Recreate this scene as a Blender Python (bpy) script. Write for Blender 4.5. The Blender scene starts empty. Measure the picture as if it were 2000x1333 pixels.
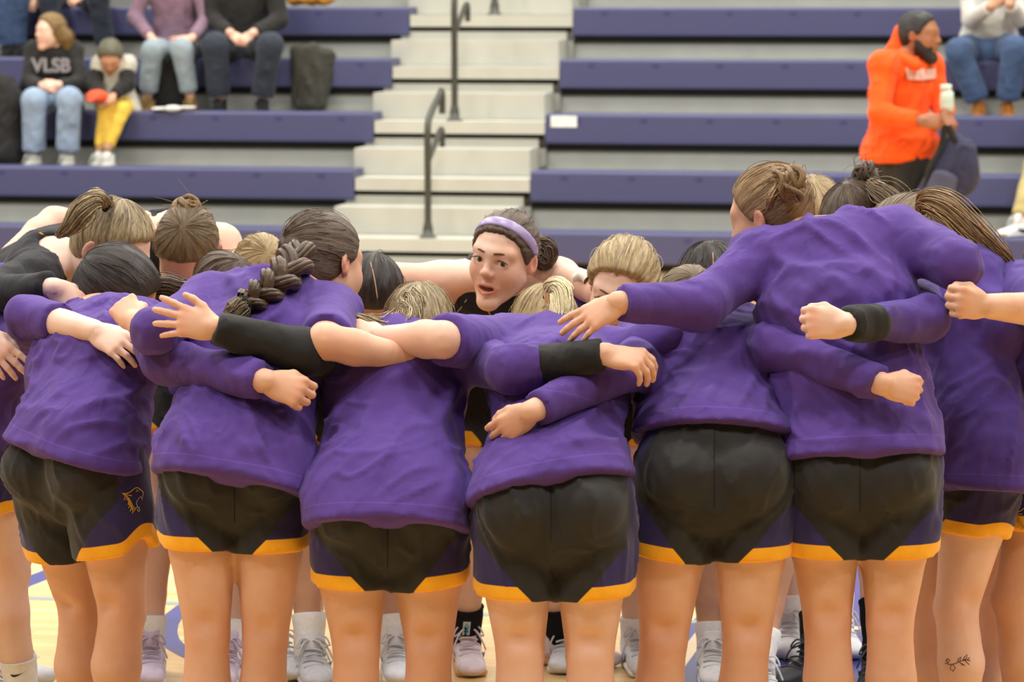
import bpy, math, random
import numpy as np
from mathutils import Vector, Matrix
from mathutils.bvhtree import BVHTree

random.seed(5)
RNG = np.random.default_rng(11)
SC = bpy.context.scene
COL = SC.collection

# ------------------------------------------------------------------ camera
CAM_H, FPX = 1.9, 6200.0
PITCH = math.atan(666.5 / FPX)
cam_d = bpy.data.cameras.new('camera')
cam_d.sensor_width = 36.0
cam_d.lens = 36.0 * FPX / 2000.0
cam_d.clip_end = 200
cam_d.dof.use_dof = True
cam_d.dof.focus_distance = 7.5
cam_d.dof.aperture_fstop = 6.3
cam = bpy.data.objects.new('camera', cam_d)
cam.location = (0, 0, CAM_H)
cam.rotation_euler = (math.pi / 2 - PITCH, 0, 0)
COL.objects.link(cam)
SC.camera = cam

# ------------------------------------------------------------------ light of the hall
w = bpy.data.worlds.new('hall_world')
SC.world = w
w.use_nodes = True
w.node_tree.nodes['Background'].inputs[0].default_value = (1.0, 0.965, 0.90, 1)
w.node_tree.nodes['Background'].inputs[1].default_value = 0.035
LIGHT_W = 272.0
for ix in range(5):
    for iy in range(5):
        ld = bpy.data.lights.new('ceiling_lamp', 'AREA')
        ld.shape = 'RECTANGLE'
        ld.size, ld.size_y = 1.6, 0.9
        ld.energy = LIGHT_W
        ld.color = (1.0, 0.97, 0.92)
        lo = bpy.data.objects.new('ceiling_lamp', ld)
        lo.location = (-10 + ix * 5.0, 3.4 + iy * 4.6, 8.5)
        COL.objects.link(lo)
SC.view_settings.view_transform = 'Standard'
SC.view_settings.look = 'None'
SC.view_settings.gamma = 1.0
SC.view_settings.use_curve_mapping = False
SC.view_settings.exposure = 0.0
SC.cycles.max_bounces = 5
SC.cycles.diffuse_bounces = 3
SC.cycles.glossy_bounces = 2
SC.cycles.transmission_bounces = 1

# ------------------------------------------------------------------ helpers
FWD = np.array([0, math.cos(PITCH), -math.sin(PITCH)])
UPV = np.array([0, math.sin(PITCH), math.cos(PITCH)])
C0 = np.array([0, 0, CAM_H])


def ray(px, py):
    d = FWD + np.array([1.0, 0, 0]) * ((px - 1000) / FPX) - UPV * ((py - 666.5) / FPX)
    return d


def at(p, py=None, Y=None):
    """world point seen at pixel (px, py) at depth Y"""
    if py is not None:
        p = (p, py, Y)
    d = ray(p[0], p[1])
    return C0 + d * (p[2] / d[1])


YAW = math.radians(10.135)
BU = np.array([math.cos(YAW), -math.sin(YAW), 0])
BN = np.array([math.sin(YAW), math.cos(YAW), 0])
UZ = np.array([0, 0, 1.0])


def at_n(px, py, N):
    d = ray(px, py)
    return C0 + d * (N / d.dot(BN))


def floor_pt(px, py, z=0.0):
    d = ray(px, py)
    return C0 + d * ((z - CAM_H) / d[2])


def nrm(v):
    v = np.asarray(v, float)
    return v / (np.linalg.norm(v) + 1e-12)


def lin(h):
    h = h.lstrip('#')
    out = []
    for i in (0, 2, 4):
        c = int(h[i:i + 2], 16) / 255
        out.append(c / 12.92 if c <= 0.04045 else ((c + 0.055) / 1.055) ** 2.4)
    return tuple(out) + (1.0,)


# ------------------------------------------------------------------ materials
class NT:
    def __init__(s, name):
        s.m = bpy.data.materials.new(name)
        s.m.use_nodes = True
        s.t = s.m.node_tree
        s.b = s.t.nodes['Principled BSDF']

    def n(s, typ, **kw):
        nd = s.t.nodes.new(typ)
        for k, v in kw.items():
            setattr(nd, k, v)
        return nd

    def l(s, a, b):
        s.t.links.new(a, b)

    def math(s, op, a, b=None):
        nd = s.n('ShaderNodeMath', operation=op)
        for i, v in enumerate((a, b)):
            if v is None:
                continue
            if isinstance(v, (int, float)):
                nd.inputs[i].default_value = v
            else:
                s.l(v, nd.inputs[i])
        return nd.outputs[0]

    def mix(s, f, a, b, blend='MIX'):
        nd = s.n('ShaderNodeMix', data_type='RGBA', blend_type=blend)
        for i, v in ((0, f), (6, a), (7, b)):
            if isinstance(v, (int, float)):
                nd.inputs[i].default_value = v
            elif isinstance(v, tuple):
                nd.inputs[i].default_value = v
            else:
                s.l(v, nd.inputs[i])
        return nd.outputs[2]

    def noise(s, vec, scale, detail=3, rough=0.55):
        nd = s.n('ShaderNodeTexNoise')
        nd.inputs['Scale'].default_value = scale
        nd.inputs['Detail'].default_value = detail
        nd.inputs['Roughness'].default_value = rough
        if vec is not None:
            s.l(vec, nd.inputs['Vector'])
        return nd.outputs[0]

    def ramp(s, f, lo, hi):
        nd = s.n('ShaderNodeMapRange')
        nd.clamp = True
        nd.inputs[1].default_value = lo
        nd.inputs[2].default_value = hi
        s.l(f, nd.inputs[0])
        return nd.outputs[0]

    def coords(s, sc=(1, 1, 1)):
        tc = s.n('ShaderNodeTexCoord')
        mp = s.n('ShaderNodeMapping')
        mp.inputs['Scale'].default_value = sc
        s.l(tc.outputs['Object'], mp.inputs[0])
        return mp.outputs[0]

    def bump(s, h, st, dist=0.01):
        bp = s.n('ShaderNodeBump')
        bp.inputs['Strength'].default_value = st
        bp.inputs['Distance'].default_value = dist
        s.l(h, bp.inputs['Height'])
        s.l(bp.outputs[0], s.b.inputs['Normal'])

    def base(s, c):
        if isinstance(c, tuple):
            s.b.inputs['Base Color'].default_value = c
        else:
            s.l(c, s.b.inputs['Base Color'])

    def rough(s, r, spec=0.5):
        s.b.inputs['Roughness'].default_value = r
        s.b.inputs['Specular IOR Level'].default_value = spec


MAT = {}


def plain(name, col, rough=0.6, spec=0.4, var=0.12, scale=18, metal=0.0, bump=0.0):
    if name in MAT:
        return MAT[name]
    t = NT(name)
    c = lin(col)
    v = t.coords()
    f = t.noise(v, scale, 4)
    d = tuple(x * (1 - var) for x in c[:3]) + (1,)
    e = tuple(min(1, x * (1 + var)) for x in c[:3]) + (1,)
    t.base(t.mix(t.ramp(f, 0.3, 0.7), d, e))
    t.rough(rough, spec)
    t.b.inputs['Metallic'].default_value = metal
    if bump:
        t.bump(t.noise(v, scale * 6, 3), bump, 0.004)
    MAT[name] = t.m
    return t.m


def skin_mat(name, col, red='#c9745c'):
    if name in MAT:
        return MAT[name]
    t = NT(name)
    v = t.coords()
    a = t.n('ShaderNodeAttribute', attribute_name='tint')
    c = lin(col)
    n1 = t.ramp(t.noise(v, 7, 6, .65), 0.38, 0.72)
    base = t.mix(n1, c, tuple(x * k for x, k in zip(c[:3], (0.93, 0.80, 0.74))) + (1,))
    base = t.mix(1.0, base, a.outputs['Color'], 'MULTIPLY')
    t.base(base)
    t.rough(0.52, 0.35)
    MAT[name] = t.m
    return t.m


def cloth_mat(name, col, var=0.10, sheen=0.08, rough=0.78, bump=0.22, weave=900):
    if name in MAT:
        return MAT[name]
    t = NT(name)
    v = t.coords()
    c = lin(col)
    f = t.ramp(t.noise(v, 7, 2), 0.3, 0.72)
    d = tuple(x * (1 - var) for x in c[:3]) + (1,)
    e = tuple(min(1, x * (1 + var)) for x in c[:3]) + (1,)
    base = t.mix(f, d, e)
    hm = t.n('ShaderNodeAttribute', attribute_name='hem')
    # stitched hem line about 2 cm above the edge
    dd = t.math('ABSOLUTE', t.math('SUBTRACT', hm.outputs['Fac'], 0.022))
    ln = t.ramp(dd, 0.0026, 0.0012)
    base = t.mix(t.math('MULTIPLY', ln, 0.35), base, tuple(x * 1.9 for x in c[:3]) + (1,))
    t.base(base)
    t.rough(rough, 0.25)
    t.b.inputs['Sheen Weight'].default_value = sheen
    t.b.inputs['Sheen Roughness'].default_value = 0.5
    mp = t.n('ShaderNodeMapping')
    mp.inputs['Rotation'].default_value = (0.5, 0.45, 0.3)
    mp.inputs['Scale'].default_value = (1.0, 1.0, 0.28)
    t.l(v, mp.inputs[0])
    rid = t.math('ABSOLUTE', t.math('SUBTRACT', t.noise(mp.outputs[0], 13, 2, 0.5), 0.5))
    mask = t.ramp(t.noise(v, 5, 2), 0.42, 0.62)
    big = t.math('MULTIPLY', t.math('SUBTRACT', 0.5, rid), t.math('ADD', t.math('MULTIPLY', mask, 2.2), 0.5))
    soft = t.noise(v, 16, 1, 0.5)
    fine = t.noise(v, weave, 1)
    h = t.math('ADD', t.math('ADD', big, t.math('MULTIPLY', soft, 0.5)), t.math('MULTIPLY', fine, 0.05))
    t.bump(h, bump * 2.4, 0.022)
    MAT[name] = t.m
    return t.m


def shorts_mat():
    t = NT('uniform_shorts_fabric')
    v = t.coords()
    h = t.n('ShaderNodeAttribute', attribute_name='hem').outputs['Fac']
    c = t.n('ShaderNodeAttribute', attribute_name='side').outputs['Fac']
    f = t.ramp(t.noise(v, 9, 4), 0.3, 0.7)
    black = t.mix(f, lin('#1a1816'), lin('#252220'))
    navy = t.mix(f, lin('#241a45'), lin('#2f2456'))
    gold = t.mix(f, lin('#e79a0c'), lin('#f5b01c'))
    # navy wedge on the outer side above the stripe
    e1 = t.math('SUBTRACT', c, t.math('MULTIPLY', t.math('SUBTRACT', h, 0.034), 8.5))
    wedge = t.ramp(e1, 0.02, 0.06)
    side = t.ramp(c, 0.86, 0.90)
    navym = t.math('MAXIMUM', wedge, side)
    col = t.mix(navym, black, navy)
    e2 = t.math('SUBTRACT', c, t.math('MULTIPLY', h, 11.0))
    st = t.math('MULTIPLY', t.ramp(e2, -0.36, -0.33), t.ramp(h, 0.0345, 0.0325))
    col = t.mix(st, col, gold)
    t.base(col)
    t.rough(0.72, 0.3)
    t.b.inputs['Sheen Weight'].default_value = 0.15
    fine = t.noise(v, 700, 1)
    big = t.noise(v, 18, 3)
    t.bump(t.math('ADD', t.math('MULTIPLY', big, 0.8), t.math('MULTIPLY', fine, 0.08)), 0.22, 0.012)
    MAT['shorts'] = t.m
    return t.m


def hair_mat(name, dark, light, tip=None):
    if name in MAT:
        return MAT[name]
    t = NT(name)
    a = t.n('ShaderNodeAttribute', attribute_name='strand').outputs['Vector']
    f1 = t.ramp(t.noise(a, 9, 5, 0.7), 0.3, 0.72)
    f2 = t.noise(a, 34, 2, 0.6)
    mid = tuple((x + y) / 2 for x, y in zip(lin(dark), lin(light)))
    col = t.mix(f1, lin(dark), lin(light))
    col = t.mix(t.math('MULTIPLY', t.ramp(f2, 0.45, 0.7), 0.55), col, tuple(x * 0.55 for x in lin(dark)[:3]) + (1,))
    t.base(col)
    t.rough(0.42, 0.45)
    t.b.inputs['Anisotropic'].default_value = 0.3
    t.bump(t.math('ADD', f1, t.math('MULTIPLY', f2, 1.2)), 0.55, 0.004)
    MAT[name] = t.m
    return t.m


# ------------------------------------------------------------------ object helpers
def tag(o, label=None, cat=None, group=None, kind=None):
    if label:
        o['label'] = label
    if cat:
        o['category'] = cat
    if group:
        o['group'] = group
    if kind:
        o['kind'] = kind
    return o


def empty(name, loc):
    o = bpy.data.objects.new(name, None)
    o.empty_display_size = 0.1
    o.location = [float(x) for x in loc]
    COL.objects.link(o)
    return o


def base_of(parent):
    v = np.zeros(3)
    while parent is not None:
        v += np.array(parent.location)
        parent = parent.parent
    return v


def mesh_from(name, V, Q, attrs=None, smooth=True):
    me = bpy.data.meshes.new(name)
    V = np.ascontiguousarray(V, np.float32)
    me.vertices.add(len(V))
    me.vertices.foreach_set('co', V.ravel())
    Q = np.ascontiguousarray(Q, np.int32)
    k = Q.shape[1]
    me.loops.add(Q.size)
    me.loops.foreach_set('vertex_index', Q.ravel())
    me.polygons.add(len(Q))
    me.polygons.foreach_set('loop_start', np.arange(0, Q.size, k, dtype=np.int32))
    me.update(calc_edges=True)
    me.polygons.foreach_set('use_smooth', np.full(len(Q), bool(smooth)))
    for an, (typ, data) in (attrs or {}).items():
        at_ = me.attributes.new(an, typ, 'POINT')
        data = np.ascontiguousarray(data, np.float32)
        key = {'FLOAT': 'value', 'FLOAT_VECTOR': 'vector', 'FLOAT_COLOR': 'color'}[typ]
        at_.data.foreach_set(key, data.ravel())
    me.validate()
    return me


def part(name, V, Q, mat, parent=None, attrs=None, smooth=True, world=True):
    V = np.asarray(V, float)
    if parent is not None and world:
        V = V - base_of(parent)
    me = mesh_from(name, V, Q, attrs, smooth)
    me.materials.append(mat)
    o = bpy.data.objects.new(name, me)
    COL.objects.link(o)
    if parent is not None:
        o.parent = parent
    return o


BOXQ = np.array([[0, 3, 2, 1], [4, 5, 6, 7], [0, 1, 5, 4], [1, 2, 6, 5], [2, 3, 7, 6], [3, 0, 4, 7]])


def box_vq(x0, x1, y0, y1, z0, z1):
    return np.array([[x0, y0, z0], [x1, y0, z0], [x1, y1, z0], [x0, y1, z0],
                     [x0, y0, z1], [x1, y0, z1], [x1, y1, z1], [x0, y1, z1]], float), BOXQ


def bev_box(x0, x1, y0, y1, z0, z1, b):
    """box with chamfered long edges along x (rounded profile)"""
    prof = []
    for cy, cz, a0 in ((y1 - b, z1 - b, 0), (y0 + b, z1 - b, 90), (y0 + b, z0 + b, 180), (y1 - b, z0 + b, 270)):
        for k in range(4):
            a = math.radians(a0 + k * 30)
            prof.append((cy + b * math.cos(a), cz + b * math.sin(a)))
    n = len(prof)
    V = [(x, y, z) for x in (x0, x1) for y, z in prof]
    V += [(x0, (y0 + y1) / 2, (z0 + z1) / 2), (x1, (y0 + y1) / 2, (z0 + z1) / 2)]
    Q = [[i, (i + 1) % n, n + (i + 1) % n, n + i] for i in range(n)]
    Q += [[2 * n, (i + 1) % n, i, i] for i in range(n)] + [[2 * n + 1, n + i, n + (i + 1) % n, n + (i + 1) % n] for i in range(n)]
    # caps as degenerate-free fans in quads
    Qc = []
    for side, c in ((0, 2 * n), (n, 2 * n + 1)):
        for i in range(0, n, 2):
            q = [c, side + i, side + (i + 1) % n, side + (i + 2) % n]
            Qc.append(q[::-1] if side == 0 else q)
    return np.array(V, float), np.array([q for q in Q[:n]] + Qc)


def join_vq(items):
    Vs, Qs, o = [], [], 0
    for V, Q in items:
        Vs.append(V)
        Qs.append(np.asarray(Q) + o)
        o += len(V)
    return np.concatenate(Vs), np.concatenate(Qs)


def tubes(P, R, sides=4, phase=0.0):
    """P (S,N,3) centre lines, R (S,N) radii -> verts, quads"""
    P = np.asarray(P, float)
    R = np.asarray(R, float)
    S, N, _ = P.shape
    T = np.gradient(P, axis=1)
    T /= np.linalg.norm(T, axis=2, keepdims=True) + 1e-12
    ref = np.array([0.31, 0.52, 0.79])
    n1 = np.cross(T, ref)
    n1 /= np.linalg.norm(n1, axis=2, keepdims=True) + 1e-9
    n2 = np.cross(T, n1)
    a = np.arange(sides) * 2 * np.pi / sides + phase
    V = P[:, :, None, :] + R[:, :, None, None] * (np.cos(a)[None, None, :, None] * n1[:, :, None, :] + np.sin(a)[None, None, :, None] * n2[:, :, None, :])
    idx = np.arange(S * N * sides).reshape(S, N, sides)
    nx = np.roll(idx, -1, axis=2)
    Q = np.stack([idx[:, :-1], nx[:, :-1], nx[:, 1:], idx[:, 1:]], -1).reshape(-1, 4)
    return V.reshape(-1, 3), Q


def spline(pts, n):
    """Catmull-Rom through pts, n samples"""
    p = np.asarray(pts, float)
    p = np.vstack([2 * p[0] - p[1], p, 2 * p[-1] - p[-2]])
    m = len(p) - 3
    t = np.linspace(0, m - 1e-6, n)
    i = t.astype(int)
    f = (t - i)[:, None]
    a, b, c, d = p[i], p[i + 1], p[i + 2], p[i + 3]
    return 0.5 * (2 * b + (c - a) * f + (2 * a - 5 * b + 4 * c - d) * f ** 2 + (3 * b - a - 3 * c + d) * f ** 3)


# ------------------------------------------------------------------ distance-field modelling
class Cone:
    def __init__(s, A, B, ra, rb, S=None, k=None, cuts=(), fn=None):
        s.A, s.B = np.asarray(A, float), np.asarray(B, float)
        s.ra = (ra, ra) if np.isscalar(ra) else ra
        s.rb = (rb, rb) if np.isscalar(rb) else rb
        s.round = np.isscalar(ra) and np.isscalar(rb)
        s.k, s.cuts, s.fn = k, cuts, fn
        if not s.round:
            ax = nrm(s.B - s.A)
            S = np.asarray(S, float)
            s.S = nrm(S - ax * S.dot(ax))
            s.D = np.cross(ax, s.S)
            s.ax = ax

    def bbox(s):
        r = max(s.ra + s.rb)
        return np.minimum(s.A, s.B) - r, np.maximum(s.A, s.B) + r

    def d(s, X, Y, Z):
        ab = s.B - s.A
        l2 = ab.dot(ab) + 1e-12
        x, y, z = X - s.A[0], Y - s.A[1], Z - s.A[2]
        t = np.clip((x * ab[0] + y * ab[1] + z * ab[2]) / l2, 0, 1)
        x, y, z = x - t * ab[0], y - t * ab[1], z - t * ab[2]
        if s.round:
            d = np.sqrt(x * x + y * y + z * z) - (s.ra[0] + t * (s.rb[0] - s.ra[0]))
        else:
            wv = s.ra[0] + t * (s.rb[0] - s.ra[0])
            dv = s.ra[1] + t * (s.rb[1] - s.ra[1])
            u = x * s.S[0] + y * s.S[1] + z * s.S[2]
            v = x * s.D[0] + y * s.D[1] + z * s.D[2]
            h = x * s.ax[0] + y * s.ax[1] + z * s.ax[2]
            mn = np.minimum(wv, dv)
            m = np.sqrt((u / wv) ** 2 + (v / dv) ** 2 + (h / mn) ** 2)
            L = np.sqrt(u * u + v * v + h * h)
            d = np.where(m > 1e-3, L - L / np.maximum(m, 1e-3), -mn)
        for (c, n) in s.cuts:
            d = np.maximum(d, (X - c[0]) * n[0] + (Y - c[1]) * n[1] + (Z - c[2]) * n[2])
        if s.fn is not None:
            d = np.maximum(d, s.fn(X, Y, Z))
        return d


class Ell:
    def __init__(s, C, r, R=None, k=None):
        s.C = np.asarray(C, float)
        s.r = np.asarray(r, float) if not np.isscalar(r) else np.array([r] * 3, float)
        s.R = np.eye(3) if R is None else np.asarray(R, float)  # rows = axes
        s.k = k

    def bbox(s):
        m = s.r.max()
        return s.C - m, s.C + m

    def d(s, X, Y, Z):
        x, y, z = X - s.C[0], Y - s.C[1], Z - s.C[2]
        q = [(s.R[i, 0] * x + s.R[i, 1] * y + s.R[i, 2] * z) for i in range(3)]
        m = np.sqrt(sum((q[i] / s.r[i]) ** 2 for i in range(3)))
        L = np.sqrt(sum(a * a for a in q))
        return np.where(m > 1e-3, L - L / np.maximum(m, 1e-3), -s.r.min())


def sdf_mesh(prims, h, k, subs=(), cuts=(), fns=(), smooth=1, lim=None):
    lo = np.min([p.bbox()[0] for p in prims], axis=0) - 3 * h
    hi = np.max([p.bbox()[1] for p in prims], axis=0) + 3 * h
    if lim is not None:
        lo, hi = np.maximum(lo, lim[0]), np.minimum(hi, lim[1])
    n = np.ceil((hi - lo) / h).astype(int) + 1
    V = np.full(n, 9.0, np.float32)
    ax = [(lo[i] + h * np.arange(n[i])).astype(np.float32) for i in range(3)]

    def sl(p, mar):
        b0, b1 = p.bbox()
        i0 = np.clip(np.floor((b0 - mar - lo) / h).astype(int), 0, n)
        i1 = np.clip(np.ceil((b1 + mar - lo) / h).astype(int) + 1, 0, n)
        return tuple(slice(int(a), int(b)) for a, b in zip(i0, i1))

    def grid(s):
        return ax[0][s[0]][:, None, None], ax[1][s[1]][None, :, None], ax[2][s[2]][None, None, :]
    for p in prims:
        kk = k if p.k is None else p.k
        s = sl(p, kk + 2.5 * h)
        if any(q.stop <= q.start for q in s):
            continue
        d = p.d(*grid(s)).astype(np.float32)
        a = V[s]
        hh = np.maximum(kk - np.abs(a - d), 0) / max(kk, 1e-6)
        V[s] = np.minimum(a, d) - hh * hh * kk * 0.25
    for p in subs:
        kk = k if p.k is None else p.k
        s = sl(p, kk + 2.5 * h)
        if any(q.stop <= q.start for q in s):
            continue
        d = -p.d(*grid(s)).astype(np.float32)
        a = V[s]
        hh = np.maximum(kk - np.abs(a - d), 0) / max(kk, 1e-6)
        V[s] = np.maximum(a, d) + hh * hh * kk * 0.25
    full = (slice(None),) * 3
    if cuts or fns:
        X, Y, Z = grid(full)
        for (c, nn) in cuts:
            V = np.maximum(V, (X - c[0]) * nn[0] + (Y - c[1]) * nn[1] + (Z - c[2]) * nn[2])
        for f in fns:
            V = np.maximum(V, f(X, Y, Z))
    return nets(V, lo, h, smooth)


OFF = np.array([[i, j, k] for i in (0, 1) for j in (0, 1) for k in (0, 1)])
EDG = [(a, b) for a in range(8) for b in range(a + 1, 8) if np.abs(OFF[a] - OFF[b]).sum() == 1]


def nets(V, lo, h, smooth=1):
    V[0], V[-1] = 9, 9
    V[:, 0], V[:, -1] = 9, 9
    V[:, :, 0], V[:, :, -1] = 9, 9
    ins = V < 0
    c = np.zeros(tuple(x - 1 for x in V.shape), np.int8)
    sh = V.shape
    for o in OFF:
        c += ins[o[0]:sh[0] - 1 + o[0], o[1]:sh[1] - 1 + o[1], o[2]:sh[2] - 1 + o[2]]
    act = (c > 0) & (c < 8)
    I = np.argwhere(act)
    idx = np.full(act.shape, -1, np.int32)
    idx[act] = np.arange(len(I))
    vals = [V[I[:, 0] + o[0], I[:, 1] + o[1], I[:, 2] + o[2]] for o in OFF]
    acc = np.zeros((len(I), 3))
    cnt = np.zeros(len(I))
    for a, b in EDG:
        va, vb = vals[a], vals[b]
        m = (va < 0) != (vb < 0)
        t = np.where(m, va / np.where(m, va - vb, 1), 0)
        pos = OFF[a][None, :] + (OFF[b] - OFF[a])[None, :] * t[:, None]
        acc += pos * m[:, None]
        cnt += m
    P = lo + h * (I + acc / np.maximum(cnt, 1)[:, None])
    Qs = []
    for ax in range(3):
        a1, a2 = (ax + 1) % 3, (ax + 2) % 3
        lo_s = [slice(None)] * 3
        hi_s = [slice(None)] * 3
        lo_s[ax] = slice(0, -1)
        hi_s[ax] = slice(1, None)
        A, B = ins[tuple(lo_s)], ins[tuple(hi_s)]
        E = np.argwhere(A != B)
        inside_low = A[E[:, 0], E[:, 1], E[:, 2]]

        def cell(d1, d2):
            q = E.copy()
            q[:, a1] += d1
            q[:, a2] += d2
            return idx[q[:, 0], q[:, 1], q[:, 2]]
        q = np.stack([cell(-1, -1), cell(0, -1), cell(0, 0), cell(-1, 0)], 1)
        q[~inside_low] = q[~inside_low][:, ::-1]
        Qs.append(q)
    Q = np.concatenate(Qs)
    for _ in range(smooth):
        P = lap(P, Q, 0.5)
    return P, Q


def lap(P, Q, f):
    e = np.concatenate([Q[:, [0, 1]], Q[:, [1, 2]], Q[:, [2, 3]], Q[:, [3, 0]]])
    n = len(P)
    cnt = np.bincount(e[:, 0], minlength=n) + np.bincount(e[:, 1], minlength=n)
    out = np.empty_like(P)
    for i in range(3):
        out[:, i] = np.bincount(e[:, 0], P[e[:, 1], i], n) + np.bincount(e[:, 1], P[e[:, 0], i], n)
    out /= np.maximum(cnt, 1)[:, None]
    return P + f * (out - P)


def vnormals(P, Q):
    fn = np.cross(P[Q[:, 2]] - P[Q[:, 0]], P[Q[:, 3]] - P[Q[:, 1]])
    N = np.zeros_like(P)
    for j in range(4):
        for i in range(3):
            N[:, i] += np.bincount(Q[:, j], fn[:, i], len(P))
    return N / (np.linalg.norm(N, axis=1, keepdims=True) + 1e-12)


def vnoise(p, seed=0):
    """smooth value noise in [-1, 1]"""
    p = np.asarray(p, float)
    i = np.floor(p).astype(np.int64)
    f = p - i
    u = f * f * f * (f * (f * 6 - 15) + 10)
    out = np.zeros(len(p))
    for dx in (0, 1):
        for dy in (0, 1):
            for dz in (0, 1):
                hsh = (i[:, 0] + dx) * 374761393 + (i[:, 1] + dy) * 668265263 + (i[:, 2] + dz) * 2147483647 + seed * 974634777
                hsh = (hsh ^ (hsh >> 13)) * 1274126177
                hsh = (hsh ^ (hsh >> 16)) & 0xffff
                val = hsh / 32767.5 - 1
                wt = (u[:, 0] if dx else 1 - u[:, 0]) * (u[:, 1] if dy else 1 - u[:, 1]) * (u[:, 2] if dz else 1 - u[:, 2])
                out += wt * val
    return out


def seg_dist(P, A, B):
    ab = B - A
    t = np.clip((P - A) @ ab / (ab @ ab + 1e-12), 0, 1)
    return np.linalg.norm(P - A - t[:, None] * ab, axis=1), t

# ------------------------------------------------------------------ heads
def Rx(p, s):
    return (p[0] * s, p[1], p[2])


def head_prims(mouth=0.0, beard=False, nose=1.0):
    pr = [Ell((0, -.012, .035), (.075, .094, .081), k=.02),
          Ell((0, .022, -.022), (.0615, .066, .084), k=.03)]
    for s in (-1, 1):
        pr += [Cone(Rx((.050, .002, -.045), s), Rx((.012, .066, -.097 - mouth * .5), s), .020, .017, k=.03),
               Ell(Rx((.036, .051, -.026), s), (.027, .027, .029), k=.03),
               Cone(Rx((.012, .079, .031), s), Rx((.045, .062, .030), s), .012, .012, k=.02),
               Ell(Rx((.0325, .0690, .008), s), .0176, k=.006)]
        c, sn = math.cos(.35), math.sin(.35)
        R = np.array([[c, sn * s, 0], [-sn * s, c, 0], [0, 0, 1]])
        pr += [Ell(Rx((.079, -.012, -.004), s), (.0075, .019, .031), R, k=.006)]
    pr += [Ell((0, .073, -.098 - mouth * .5), (.020, .016, .016), k=.02),
           Ell((0, .074, -.056 - mouth * .2), (.027, .020, .025), k=.018),
           Cone((0, .084, .020), (0, .101 * nose, -.014), .0080, .0098, k=.014),
           Ell((0, .1035 * nose, -.018), (.0112, .0108, .0100), k=.008),
           Ell((.0115, .095, -.022), (.0085, .010, .0075), k=.006),
           Ell((-.0115, .095, -.022), (.0085, .010, .0075), k=.006)]
    m = mouth
    for s in (-1, 1):
        pr += [Cone(Rx((.0265, .080, -.0560 - m * .15), s), Rx((.004, .0955, -.0500), s), .0038, .0060, k=.005),
               Cone(Rx((.0260, .080, -.0570 - m * .15), s), (0, .0925, -.0645 - m * .75), .0038, .0076, k=.005)]
    subs = [Ell((.0325, .094, .0075), (.0190, .0145, .0098), k=.003), Ell((-.0325, .094, .0075), (.0190, .0145, .0098), k=.003),
            Ell((.0065, .1005, -.029), (.0035, .006, .003), k=.002), Ell((-.0065, .1005, -.029), (.0035, .006, .003), k=.002)]
    for s in (-1, 1):
        subs.append(Ell(Rx((.0865, -.008, -.002), s), (.006, .010, .017), k=.003))
    if m > 0:
        subs.append(Ell((0, .092, -.0575 - m * .38), (.0215, .026, .002 + m * .42), k=.003))
    return pr, subs


def head_tint(V, mouth=0.0):
    T = np.ones((len(V), 4))
    ml = np.exp(-((V[:, 0] / .027) ** 2) ** 2 - ((V[:, 2] + .0575 + mouth * .4) / (.0095 + mouth * .6)) ** 4) * (V[:, 1] > .078)
    ck = np.exp(-(((np.abs(V[:, 0]) - .042) / .02) ** 2 + ((V[:, 2] + .025) / .022) ** 2)) * (V[:, 1] > .03)
    er = (np.abs(V[:, 0]) > .073) * (np.abs(V[:, 1] + .01) < .03)
    ns = np.exp(-((V[:, 0] / .014) ** 2 + ((V[:, 2] + .018) / .014) ** 2)) * (V[:, 1] > .085)
    for c, f in ((1, .46), (2, .47)):
        T[:, c] *= 1 - (1 - f) * ml
        T[:, c] *= 1 - .10 * ck
        T[:, c] *= 1 - .22 * er
        T[:, c] *= 1 - .12 * ns
    T[:, 0] *= 1 - .16 * ml
    return T


def head_frame(F, U):
    F = nrm(F)
    U = np.asarray(U, float)
    U = nrm(U - F * U.dot(F))
    R = np.cross(F, U)
    return np.stack([R, F, U], 1)  # columns


def part_lines(name, P, R, mat, parent, sides=4, attr=None):
    V, Q = tubes(P, R, sides)
    at_ = None
    if attr is not None:
        at_ = {'strand': ('FLOAT_VECTOR', np.repeat(attr.reshape(-1, 3), sides, 0))}
    return part(name, V, Q, mat, parent, at_)


def eye_mat():
    if 'eye' in MAT:
        return MAT['eye']
    t = NT('eye')
    a = t.n('ShaderNodeAttribute', attribute_name='iris').outputs['Fac']
    c = t.mix(t.ramp(a, .44, .47), lin('#5d3f28'), lin('#e6ded6'))
    c = t.mix(t.ramp(a, .19, .17), c, lin('#0c0806'))
    t.base(c)
    t.rough(.12, .6)
    MAT['eye'] = t.m
    return t.m


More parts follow.
